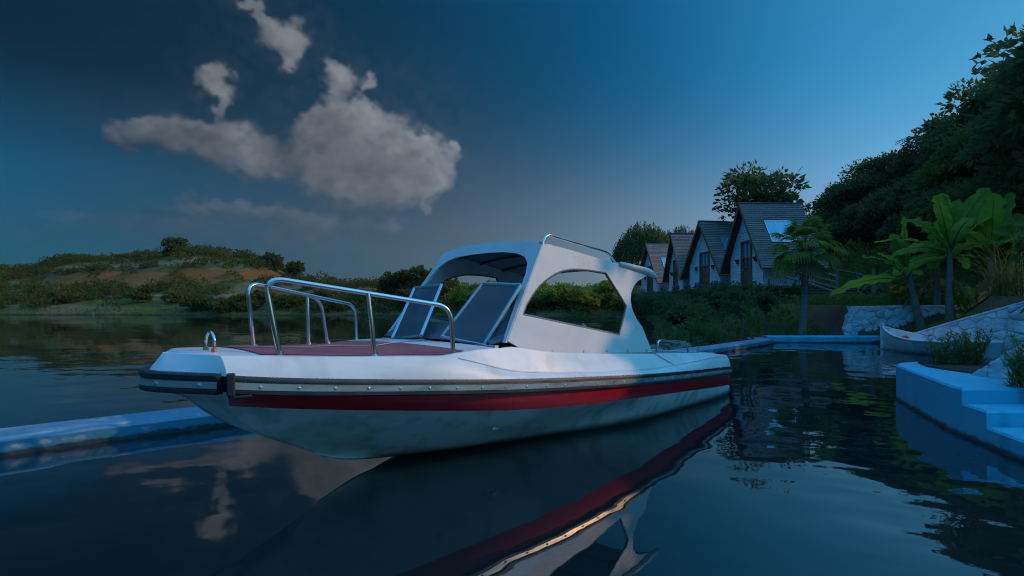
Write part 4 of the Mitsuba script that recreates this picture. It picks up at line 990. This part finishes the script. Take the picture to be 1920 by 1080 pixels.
# the wood goes on over the hill outside the frame on the sun's side
for i, (x, y, top, r) in enumerate([(15.2, 7.55, 10.6, 1.55), (16.4, 9.0, 10.6, 2.1), (14.6, 9.9, 9.8, 1.9), (17.4, 11.4, 11.4, 2.4), (19.0, 17.0, 12.0, 2.6), (16.2, 14.4, 10.4, 2.1), (21.0, 20.5, 12.4, 2.8), (27.5, 23, 14.5, 3.0), (28.5, 19, 14, 3.0), (23, 16.0, 13, 3), (29, 29, 15.5, 3.0), (29.5, 34, 15.5, 3)]):
    tree('roadside_tree' if False else 'slope_tree', 'dark leafy tree on the slope beyond the right edge of the picture', x, y, top, r, 400 + i, n=26, per=130, L=.40, Wd=.22, group='trees outside the frame on the sunny slope')
for i, (x, y) in enumerate([(8.6, 4.6), (8.5, 5.7), (8.7, 6.7), (8.3, 7.5)]):
    tree('garden_shrub', 'tall garden shrub above the pool steps, beyond the right edge', x, y, 3.0 + .15 * (i % 2), .95, 440 + i, mat='leaf_mid', n=14, per=110, L=.22, Wd=.10, group='shrubs outside the frame above the steps', trunk_r=.06, bottom=.6, category='shrub')

tree('broadleaf_tree', 'tall tree with large clustered leaves rising behind the nearest cabin', 15.6, 34.0, 10.25, 2.55, 21, mat='leaf_dark', n=30, per=85, L=.42, Wd=.20, bottom=5.7, trunk_r=.2)
# willow
def willow(x, y, top, r, seed, label):
    rng = np.random.default_rng(seed); k = thing('willow_tree', label, 'tree'); z0 = float(gz(x, y)); m = []
    for i in range(760):
        a = rng.uniform(0, 6.28); q = r * math.sqrt(rng.uniform(0, 1)); zt = z0 + (top - z0) * (1 - .30 * (q / r) ** 2) * rng.uniform(.80, 1.0); ln = rng.uniform(1.2, 3.4)
        n = int(ln / .085); t = np.linspace(0, 1, n)
        p = np.c_[x + math.cos(a) * (q + .5 * t) + rng.normal(0, .03, n), y + math.sin(a) * (q + .5 * t) + rng.normal(0, .03, n), zt + .25 * np.sin(t * 2.2) - ln * t]
        m.append(leaves(rng, p, np.c_[rng.normal(0, .5, (n, 2)), np.full(n, -1.)], unit(rng, n), .26, .085))
    part(k, 'crown', cat(m), 'leaf_willow')
    part(k, 'trunk', tube([(x, y, z0 - .3), (x + .1, y, z0 + 2.5), (x, y + .1, top - 2.0)], [.3, .24, .1], 9), 'bark', smooth=True)
    for i in range(7):
        a = i * .9; part(k, 'limb', tube(spl([(x, y, z0 + 2.6), (x + math.cos(a) * r * .4, y + math.sin(a) * r * .4, top - 2), (x + math.cos(a) * r * .75, y + math.sin(a) * r * .75, top - 1.2)], 6), np.linspace(.12, .03, 6), 6), 'bark', smooth=True)
willow(13.2, 53.5, 9.6, 2.9, 31, 'drooping willow behind the farthest cabin, the taller left one')
willow(17.2, 55.0, 9.4, 2.8, 32, 'drooping willow behind the middle cabins, right of the other willow')

# ---- fan palm
def fan_leaf(rng, base, direc, plen, R, n=17, spread=2.3, droop=.35):
    d = direc / np.linalg.norm(direc); pet_end = base + d * plen + [0, 0, -.10 * plen]
    pet = tube(spl([base, base + d * plen * .55 + [0, 0, .04], pet_end], 6), np.linspace(.017, .009, 6), 5)
    dd = pet_end - (base + d * plen * .55); dd /= np.linalg.norm(dd); sd = np.cross(dd, [0, 0, 1.]); sd /= np.linalg.norm(sd) + 1e-9; nn = np.cross(sd, dd)
    vs, fs = [], []
    for i in range(n):
        a = (i / (n - 1) - .5) * spread; ax = dd * math.cos(a) + sd * math.sin(a); l = R * (1 - .22 * abs(a) / (spread / 2)) * rng.uniform(.92, 1.05)
        cr = np.cross(nn, ax); w = R * .055
        p0 = pet_end; p1 = pet_end + ax * l * .5 + nn * .05 * l; p2 = pet_end + ax * l * .8 + [0, 0, -droop * l * .18]; p3 = pet_end + ax * l * .96 + [0, 0, -droop * l * .50]
        b = len(vs); vs += [p0 - cr * .006, p0 + cr * .006, p1 - cr * w + nn * .02, p1 + cr * w + nn * .02, p1, p2 - cr * w * .55, p2 + cr * w * .55, p3]
        fs += [[b, b+4, b+2], [b, b+1, b+4], [b+1, b+3, b+4], [b+2, b+4, b+5], [b+4, b+6, b+5], [b+4, b+3, b+6], [b+5, b+6, b+7]]
    return pet, tm(vs, fs)


pm = thing('fan_palm', 'fan palm on the bank in front of the nearest cabin', 'palm tree'); rng = np.random.default_rng(41)
pxy = (9.25, 17.05); pz = float(gz(*pxy)); tt = np.linspace(0, 1, 40)
ax_ = np.c_[9.25 + .10 * tt + .05 * np.sin(tt * 3), 17.05 + 0 * tt, pz - .25 + (3.0 - pz + .25) * tt]
rr0 = np.interp(tt, [0, .12, .55, .75, .85, 1], [.165, .13, .105, .105, .17, .14]) * (1 + .05 * np.sin(np.arange(40) * 2.2))
part(pm, 'trunk', tube(ax_, rr0, 12), 'palm_bark', smooth=True)
nb = 150; a = rng.uniform(0, 6.28, nb); hz = rng.uniform(2.05, 3.0, nb)
part(pm, 'leaf_bases', leaves(rng, np.c_[9.34 + .14 * np.cos(a), 17.05 + .14 * np.sin(a), hz], np.c_[np.cos(a) * .5, np.sin(a) * .5, rng.uniform(-1, .9, nb)], np.c_[np.cos(a), np.sin(a), a * 0], .28, .06), 'dark_wood')
top_c = np.array([9.35, 17.05, 2.95])
for i in range(30):
    a = i * 2.39996; e = math.radians(78 - 118 * (i / 29) ** .9); d = np.array([math.cos(a) * math.cos(e), math.sin(a) * math.cos(e), math.sin(e)])
    dry = i >= 26 or i == 21
    pet, lf = fan_leaf(rng, top_c + d * .06, d, rng.uniform(.45, .72), rng.uniform(.58, .74), droop=.5 + .5 * (i / 29))
    k = part(pm, 'frond', lf, 'leaf_dry' if dry else 'leaf_palm', label='yellowed drooping frond' if dry else None)
    part(k, 'stalk', pet, 'leaf_palm', smooth=True)

# ---- banana plants
def banana_leaf(rng, base, head, elev, L, Wd, droop):
    n = 26; t = np.linspace(0, 1, n); h = np.array([math.cos(head), math.sin(head), 0.]); up = np.array([0, 0, 1.])
    mid = base + h * (L * (math.cos(elev) * t + .30 * droop * t ** 2))[:, None] + up * (L * (math.sin(elev) * t - droop * t ** 2.2))[:, None]
    ax = np.gradient(mid, axis=0); ax /= np.linalg.norm(ax, axis=1, keepdims=True); sd = np.cross(ax, up + .15 * h); sd /= np.linalg.norm(sd, axis=1, keepdims=True); nn = np.cross(sd, ax)
    w = Wd * .5 * np.clip(np.interp(t, [0, .16, .20, .32, .6, .85, .96, 1], [.03, .03, .38, .92, 1.0, .80, .45, .03]), .02, 1)
    tw = rng.uniform(-.75, .75); vs = []
    for s_ in (-1, -.55, 0, .55, 1):
        wave = .035 * np.sin(t * 31 + s_ * 2 + rng.uniform(0, 6)) * abs(s_) ; v_ = abs(s_) * (.10 if abs(s_) < .8 else .05)
        tear = 1 - (abs(s_) > .8) * .42 * (meshkit.noise(np.c_[t * 19, t * 0 + s_ * 3, t * 0 + head * 9]) > .66)
        vs.append(mid + sd * (s_ * w * tear)[:, None] + nn * (v_ * w + wave * (w > .05) + tw * s_ * w)[:, None])
    rib = tube(mid[:-1], np.linspace(.024, .005, n - 1), 5)
    return loft(vs), rib


def banana(x, y, trunk_h, n, seed, label, lean=(0, 0), L=(1.7, 2.35), heads=None):
    rng = np.random.default_rng(seed); k = thing('banana_plant', label, 'banana plant', 'banana plants by the flower bed'); z0 = float(gz(x, y))
    p = spl([(x, y, z0 - .2), (x + lean[0] * .5, y + lean[1] * .5, z0 + trunk_h * .5), (x + lean[0], y + lean[1], z0 + trunk_h)], 10)
    part(k, 'stem', tube(p, np.linspace(.13, .06, 10) * (1.0 if trunk_h > 1 else .8), 10), 'palm_bark', smooth=True)
    for i in range(n):
        a = i * 2.4 + rng.uniform(-.3, .3) if heads is None else heads[i % len(heads)] + rng.uniform(-.15, .15)
        f = i / max(1, n - 1); el = math.radians(86 - 70 * f ** 1.15 + rng.uniform(-6, 6))
        bl, rib = banana_leaf(rng, p[-1] - [0, 0, .25 * f], a, el, rng.uniform(*L), rng.uniform(.42, .58), .08 + .44 * f)
        q = part(k, 'leaf', bl, 'leaf_banana_young' if i % 3 == 0 else 'leaf_banana', smooth=True); part(q, 'midrib', rib, 'leaf_banana', smooth=True)
    for i in range(3):
        a = rng.uniform(0, 6.28); bl, rib = banana_leaf(rng, p[6], a, -.9, .9, .25, .25); part(k, 'dead_leaf', bl, 'leaf_dry', smooth=True, label='withered hanging leaf')
    return k


banana(13.05, 15.9, 2.25, 14, 51, 'tallest banana plant, with one broad upright leaf above the rest', heads=[1.6, 2.9, .3, 3.6, 5.2, 2.2, .0, 3.2, 4.4, 2.7, 5.8, 3.4, .8])
banana(12.6, 16.4, 1.7, 7, 52, 'banana plant with a slim leaning stem, left of the tallest', lean=(-.35, .1), L=(1.5, 2.1), heads=[3.0, 2.5, 3.5, 1.5, 3.2, 4.2, 2.9])
banana(14.3, 15.9, 1.8, 11, 53, 'banana plant at the right with leaves reaching the picture edge', L=(1.7, 2.3), heads=[.4, 6.0, 2.9, 1.2, .1, 5.4, 3.4, .7, 4.4, 5.9, 2.2])
banana(13.7, 17.2, 1.6, 8, 54, 'banana plant half hidden behind the other two', L=(1.2, 1.7))
banana(13.3, 15.6, .35, 4, 55, 'young low banana shoot at the foot of the tallest', L=(.7, .95))

# ---- arching grass at the right edge, marigolds, flower bed foliage
rng = np.random.default_rng(61); N = 170
def ring(rng, N, x, y, r): a = rng.uniform(0, 6.28, N); q = r * np.sqrt(rng.uniform(0, 1, N)); return x + q * np.cos(a), y + q * np.sin(a)
bx_, by_ = ring(rng, N, 11.35, 12.2, .35)
k = part(None, 'arching_grass', blades(rng, np.c_[bx_, by_, np.full(N, 1.35)], rng.uniform(0, 6.28, N), rng.uniform(1.1, 2.0, N), .020, rng.uniform(.8, 2.2, N), 8), 'leaf_willow')
tag(k, 'big clump of long arching grass at the right edge above the stone wall', 'grass clump')
rng = np.random.default_rng(62)
fp = [(rng.uniform(12.4, 17.8), rng.uniform(17.1, 18.6)) for _ in range(34)]
for i, (x, y) in enumerate(fp):
    z0 = float(gz(x, y)); k = thing('marigold_plant', 'orange flowering plant in the bed under the banana plants', 'flower', 'orange flowers in the bed under the banana plants')
    n = 60; px_, py_ = ring(rng, n, x, y, .22)
    part(k, 'foliage', leaves(rng, np.c_[px_, py_, z0 + rng.uniform(0, .42, n)], unit(rng, n) + [0, 0, .5], unit(rng, n) + [0, 0, .6], .16, .07), 'leaf_mid')
    for j in range(rng.integers(2, 5)):
        c = np.array([x + rng.uniform(-.2, .2), y + rng.uniform(-.15, .05), z0 + rng.uniform(.42, .72)])
        part(k, 'bloom', trimesh.convex.convex_hull(c + unit(rng, 14) * [.085, .085, .05]), 'orange_petal')
n = 9000; x = rng.uniform(11.2, 20, n); y = rng.uniform(17.2, 22.5, n); z = gz(x, y)
ok = (rng.uniform(0, 1, n) < .85)
k = part(None, 'flower_bed_foliage', leaves(rng, np.c_[x, y, z + rng.uniform(0, .34, n) * (y > 17.7)][ok], (unit(rng, n) + [0, 0, .7])[ok], (unit(rng, n) + [0, 0, .7])[ok], .15, .055), 'leaf_mid')
tag(k, 'low green foliage of the flower bed and terrace lawn', 'foliage', kind='stuff')

# ---- herbs on the landing
def herb(x, y, z0, h, n, seed, label):
    rng = np.random.default_rng(seed); k = thing('leafy_herb', label, 'plant', 'wild plants on the blue landing'); st, lf = [], []
    for i in range(n):
        a = rng.uniform(0, 6.28); hh = h * rng.uniform(.6, 1.05); rch = hh * rng.uniform(.1, .45); b = np.array([x + rng.uniform(-.12, .12), y + rng.uniform(-.12, .12), z0 - .03]); hd = np.array([math.cos(a), math.sin(a), 0])
        t = np.linspace(0, 1, 9); p = b + hd * (rch * t ** 1.5)[:, None] + np.array([0, 0, 1.]) * (hh * t)[:, None]; st.append(tube(p, np.linspace(.006, .002, 9), 4))
        m = int(16 + 26 * hh); u = rng.uniform(.12, 1, m); q = np.stack([np.interp(u, t, p[:, j]) for j in range(3)], 1); ang = rng.uniform(0, 6.28, m)
        lf.append(leaves(rng, q, np.c_[np.cos(ang), np.sin(ang), rng.uniform(.2, 1.1, m)], np.c_[np.zeros((m, 2)), np.ones(m)] + .3 * unit(rng, m), rng.uniform(.05, .12, m), .017))
    part(k, 'stems', st, 'leaf_mid', smooth=True); part(k, 'leaves', lf, 'leaf_mid'); return k
for i, (x, y, z, h, n, lb) in enumerate([(5.34, 6.62, .44, .42, 16, 'bushy wild plant at the far left corner of the soil bed'), (5.60, 6.58, .44, .48, 18, 'bushy wild plant beside the corner one, in front of the rowboat'), (5.84, 6.7, .44, .46, 14, 'wild plant against the foot of the cheek wall, farthest back'), (4.78, 4.95, .40, .34, 14, 'wild plant growing at the edge of the upper step'), (4.72, 4.86, .29, .62, 14, 'tall wild plant on the step at the right picture edge')]):
    herb(x, y, z, h, n, 70 + i, lb)

# ---- vines along the deck, young trees, bank undergrowth
def vine_sheet(rng, a, b, n, zt, zl):
    t = rng.uniform(0, 1, n); p = np.asarray(a)[None] * (1 - t[:, None]) + np.asarray(b)[None] * t[:, None]
    drop = zl * (.35 + 1.1 * meshkit.fbm(np.c_[p[:, 0] * 1.3, p[:, 1] * 1.3, p[:, 0] * 0], 3, seed=6))
    z = zt + .16 - (drop + .2) * rng.uniform(0, 1, n) ** 1.25
    return leaves(rng, np.c_[p + rng.normal(0, .09, (n, 2)), z], unit(rng, n) + [0, 0, -.8], unit(rng, n) + [-.5, -.5, .3], rng.uniform(.10, .2, n), rng.uniform(.06, .12, n))
rng = np.random.default_rng(81)
k = part(None, 'hanging_vines', [vine_sheet(rng, (10.5, 24.7), (10.5, 51.5), 15000, 1.84, .85), vine_sheet(rng, (10.5, 24.68), (14.9, 24.68), 6500, 1.84, .8)], 'leaf_dark')
tag(k, 'dark vines hanging in a curtain from the edge of the deck', 'vines', kind='stuff')
YL = ['young staked tree nearest the palm, with a leafy head below the deck', 'young staked tree in the middle of the three in front of the deck', 'young staked tree farthest from the palm, in front of the deck']
for i, (x, y, top, r) in enumerate([(8.15, 17.3, 1.62, .34), (6.65, 15.9, 1.52, .36), (7.6, 19.6, 1.70, .36)]):
    tree('young_tree', YL[i], x, y, top, r, 90 + i, n=10, per=70, L=.13, Wd=.07, trunk_r=.045, bottom=top - .85, group='young trees in front of the deck')
for i, (x, y, zt) in enumerate([(11.0, 27.4, 1.84), (11.0, 28.9, 1.84), (10.95, 31.4, 1.84), (10.95, 33.3, 1.84), (10.95, 35.6, 1.84), (10.95, 38.6, 1.84), (10.95, 44.8, 1.84)]):
    rng = np.random.default_rng(900 + i); k = thing('blue_flower_pot', 'pot of blue flowers standing at the front edge of the deck', 'potted plant', 'blue flower pots along the deck')
    part(k, 'pot', tube([(x, y, zt), (x, y, zt + .22)], [.11, .15], 10), 'dark_wood', smooth=40)
    n = 90; part(k, 'foliage', leaves(rng, np.array([x, y, zt + .34]) + unit(rng, n) * [.2, .3, .13], unit(rng, n), unit(rng, n), .13, .07), 'leaf_mid')
    n = 60; part(k, 'flowers', leaves(rng, np.array([x, y, zt + .42]) + unit(rng, n) * [.2, .3, .12], unit(rng, n), unit(rng, n) + [-.5, 0, .5], .10, .09), 'blue_petal')
rng = np.random.default_rng(83)
n = 26000; x = rng.uniform(3.4, 16, n); y = rng.uniform(12.8, 50, n); dd = DF(np.c_[x, y]); z = gz(x, y)
dens = meshkit.fbm(np.c_[x * .8, y * .8, x * 0], 3, seed=12)
ok = (dd > .12) & (dens > .36) & ~((y > 16.7) & (y < 23.2) & (x > 10.2)) & (x < 10.4 + (y > 24.5) * 6)
hgt = .15 + 1.0 * np.clip((dens - .36) * 3, 0, 1) * np.clip(dd / 2, .2, 1) * np.where((x > 8.2) & (y < 19), .25, 1)
k = part(None, 'bank_undergrowth', leaves(rng, np.c_[x, y, z + hgt * rng.uniform(0, 1, n) ** .8][ok], (unit(rng, n) + [0, 0, .5])[ok], (unit(rng, n) + [0, 0, .5])[ok], (.10 + .14 * rng.uniform(0, 1, n))[ok], (.05 + .07 * rng.uniform(0, 1, n))[ok]), 'leaf_dark')
tag(k, 'dark mixed undergrowth covering the bank below the deck', 'undergrowth', kind='stuff')
n = 16000; x = rng.uniform(3.4, 26, n); y = rng.uniform(12.8, 46, n); dd = DF(np.c_[x, y]); z = gz(x, y)
ok = (dd > .1) & ((x > 15.5) | (x < 10.4) | (y < 24.4)) & ~((y > 22.9) & (y < 25) & (x > 13) & (x < 16))
g_ = ok & (rng.uniform(0, 1, n) < .9); short = np.where((x > 10.2) & (y > 16.7) & (y < 19.5), .25, 1.0) * np.where((x > 8.2) & (x < 10.4) & (y < 19), .3, 1)
k = part(None, 'bank_grass', blades(rng, np.c_[x, y, z - .02][g_], rng.uniform(0, 6.28, n)[g_], (rng.uniform(.18, .55, n) * short)[g_], .02, (rng.uniform(.05, .35, n) * short)[g_], 3), 'grass_blade')
tag(k, 'grass growing over the banks and the foot of the hill', 'grass', kind='stuff')
for i, (x, y, r, h) in enumerate([(4.95, 14.3, .18, 1.05), (5.3, 14.0, .15, .8), (4.3, 13.9, .14, .55)]):
    n = 130; bx_, by_ = ring(rng, n, x, y, r)
    k = part(None, 'reed_clump', blades(rng, np.c_[bx_, by_, np.full(n, float(gz(x, y)) - .02)], rng.uniform(0, 6.28, n), h * rng.uniform(.6, 1.1, n), .02, h * rng.uniform(.1, .5, n), 5), 'grass_blade')
    tag(k, ['tallest clump of reeds on the bank behind the boat stern', 'shorter clump of reeds right of the tallest one', 'smallest clump of reeds at the waterline left of the tallest'][i], 'reeds', 'reed clumps on the bank')
for i in range(34):
    t = rng.uniform(0, 1); x = 3.45 + 1.1 * t + rng.normal(0, .12); y = 13.05 + (.3 + 1.4 * (1 - t)) * rng.uniform(0, 1); s_ = rng.uniform(.08, .2)
    k = part(None, 'shore_rock', trimesh.convex.convex_hull(np.array([x, y, max(.02, float(gz(x, y)))]) + unit(rng, 14) * s_ * [1.2, 1, .7]), 'rock', smooth=35)
    tag(k, 'grey rock on the waterline behind the boat stern', 'rock', 'rocks on the waterline')
for i, (x, y, r, h) in enumerate([(6.2, 18.6, .7, 1.2), (5.6, 17.0, .6, 1.0), (7.2, 23.0, .9, 1.5), (8.9, 22.6, .9, 1.4), (8.3, 27.5, 1.0, 1.6), (9.2, 33, 1.2, 1.9), (9.9, 39, 1.2, 2.0)]):
    tree('bank_bush', ['round dark bush low on the bank, right of the reeds', 'small dark bush nearest the water behind the reeds', 'dark bush halfway along the bank below the deck', 'dark bush in the shade close under the deck', 'large bush below the second cabin', 'large bush below the third cabin', 'large bush below the farthest cabin'][i], x, y, float(gz(x, y)) + h, r, 500 + i, n=16, per=110, L=.16, Wd=.08, trunk_r=.05, bottom=float(gz(x, y)) + .05, group='bushes on the bank', category='bush')
# hillside scrub under the wood
n = 26000; x = rng.uniform(16.5, 34, n); y = rng.uniform(19, 46, n); z = gz(x, y); dens = meshkit.fbm(np.c_[x * .5, y * .5, x * 0], 3, seed=17)
ok = (dens > .40) & ~((x < 19.5) & (y < 23))
k = part(None, 'hillside_scrub', leaves(rng, np.c_[x, y, z + (.1 + 1.9 * np.clip((dens - .40) * 3, 0, 1)) * rng.uniform(0, 1, n)][ok], (unit(rng, n) + [0, 0, .4])[ok], (unit(rng, n) + [0, 0, .4])[ok], .26, .13), 'leaf_mid')
tag(k, 'scrub covering the slope below the hillside wood', 'undergrowth', kind='stuff')

# ---- far shore
def bush_field(rng, P, R, H, per, L, Wd):
    n = len(P); idx = np.repeat(np.arange(n), per); d = unit(rng, n * per); d[:, 2] = np.abs(d[:, 2])
    p = P[idx] + d * np.stack([R[idx], R[idx], H[idx]], 1) * (rng.uniform(.55, 1.05, n * per) ** .6)[:, None]
    return leaves(rng, p, d + unit(rng, n * per) * .8, unit(rng, n * per) * .7 + d * .5 + [0, 0, .3], L * rng.uniform(.6, 1.3, n * per), Wd * rng.uniform(.6, 1.3, n * per))


rng = np.random.default_rng(91)
n = 5200; x = rng.uniform(-105, 10, n); y = rng.uniform(40, 98, n); dd = DF(np.c_[x, y]); z = gz(x, y)
a_ = meshkit.fbm(np.c_[x * .16, y * .16, x * 0], 3, seed=14)
field = (1 - ((x + 43) / 19) ** 2 - ((z - 4.5 - .03 * (x + 43)) / 1.15) ** 2 > -.05)
cut_ = (1 - ((x + 50) / 13) ** 2 - ((z - 6.35 - .035 * (x + 50)) / .45) ** 2 > .1)
ok = (dd > .9) & (a_ > .40) & ~(field & (rng.uniform(0, 1, n) > .12)) & ~cut_ & (y - x * .0 < 96)
P = np.c_[x, y, z - .15][ok]; s_ = rng.uniform(.5, 1.25, ok.sum()) * (1 + .25 * (a_[ok] > .55))
k = part(None, 'far_shore_scrub', bush_field(rng, P, s_ * .95, s_ * .95, 80, .32, .17), 'leaf_far')
tag(k, 'green scrub covering the hill across the lake', 'scrub', kind='stuff')
n = 700; x = rng.uniform(-100, 9, n); y = 40 + rng.uniform(0, 25, n); dd = DF(np.c_[x, y]); ok = (dd > .1) & (dd < 2.4); z = gz(x, y)
n2_ = 16000; x = rng.uniform(-85, 10, n2_); y = rng.uniform(40, 58, n2_); dd = DF(np.c_[x, y]); ok = (dd > -.05) & (dd < 2.0); z = gz(x, y)
k = part(None, 'shore_grass', blades(rng, np.c_[x, y, z - .02][ok], rng.uniform(0, 6.28, n2_)[ok], rng.uniform(.2, .6, n2_)[ok], .06, .15, 2), 'grass_blade')
tag(k, 'pale strip of grass along the far waterline', 'grass', kind='stuff')
def far_tree(label, x, y, top, r, seed, **kw): return tree('lakeside_tree', label, x, y, top, r, seed, mat='leaf_far' if 'mat' not in kw else kw.pop('mat'), n=kw.pop('n', 16), per=kw.pop('per', 110), L=.44, Wd=.24, group='trees across the lake', **kw)
far_tree('lone dark tree on top of the far hill', -47.5, 75.0, 10.3, 1.55, 601, bottom=8.3, mat='leaf_dark')
far_tree('slender open tree on the falling shoulder of the far hill', -33.5, 74.0, 8.3, 1.5, 602, bottom=5.2, n=11)
far_tree('small round tree right of the slender one on the hill shoulder', -29.8, 73, 6.9, 1.2, 603, bottom=4.6)
far_tree('tallest tree of the group left of the cabin roof', -10.6, 56, 5.7, 1.35, 604, bottom=1.4)
far_tree('broad tree right of the tallest, left of the cabin roof', -9.0, 55, 5.2, 1.6, 605, bottom=1.2)
far_tree('low tree at the left of the group across the lake', -12.7, 57, 4.6, 1.5, 606, bottom=1.2)
far_tree('bushy tree seen through the open windscreen', -6.6, 52, 4.0, 1.7, 607, bottom=.8)
# bushes on the sunny spit seen through the cabin window
BL = 'bright green bush on the sunny spit seen through the cabin side window'
for i in range(20):
    x = -4.5 + i * .72 + rng.uniform(-.25, .25); y = float(np.interp(x, [-15, -3, 4, 8.5, 10.4], [51.5, 43.5, 40.5, 42.2, 43.5])) + 1.5 + rng.uniform(0, 2.6); zz = float(gz(x, y))
    tree('spit_bush', BL, x, y, zz + rng.uniform(1.1, 2.5), rng.uniform(.9, 1.4), 620 + i, mat='leaf_bright' if i in (6, 7, 13) else 'leaf_spit_sunlit', n=14, per=120, L=.30, Wd=.16, trunk_r=.06, bottom=zz, group='bushes on the sunny spit', category='bush')
x = rng.uniform(-6, 11, 520); y = rng.uniform(42, 58, 520); dd = DF(np.c_[x, y]); ok = dd > 2.6
P = np.c_[x, y, gz(x, y) - .1][ok]; s_ = rng.uniform(.7, 1.5, ok.sum())
k = part(None, 'spit_scrub', bush_field(rng, P, s_, s_ * 1.15, 70, .30, .16), 'leaf_spit_sunlit')
tag(k, 'scrub behind the bushes on the sunny spit', 'scrub', kind='stuff')
for i in range(26):
    x = rng.uniform(-80, -8); 
    y = float(np.interp(x, [-110, -60, -15, -3], [60, 54, 51.5, 43.5])) + rng.uniform(1.2, 5); zz = float(gz(x, y))
    tree('shore_bush', 'dark bush close to the far waterline below the hill', x, y, zz + rng.uniform(.9, 1.8), rng.uniform(.9, 1.7), 660 + i, mat='leaf_far', n=12, per=80, L=.40, Wd=.22, trunk_r=.06, bottom=zz, group='bushes along the far waterline', category='bush')

# ---------------------------------------------------------------- the light mist in the air
scene['air'] = {'type': 'homogeneous', 'albedo': rgb(.94, .955, .97), 'sigma_t': .00012}
scene['haze'] = {'type': 'cube', 'to_world': mi.ScalarTransform4f().translate([0, 0, 9.5]).scale([202, 202, 12.0]), 'bsdf': {'type': 'null'}, 'interior': {'type': 'ref', 'id': 'air'}}
scene['camera']['medium'] = {'type': 'ref', 'id': 'air'}
tag('haze', 'thin bluish evening mist over the lake and the hillside', 'haze', kind='stuff')
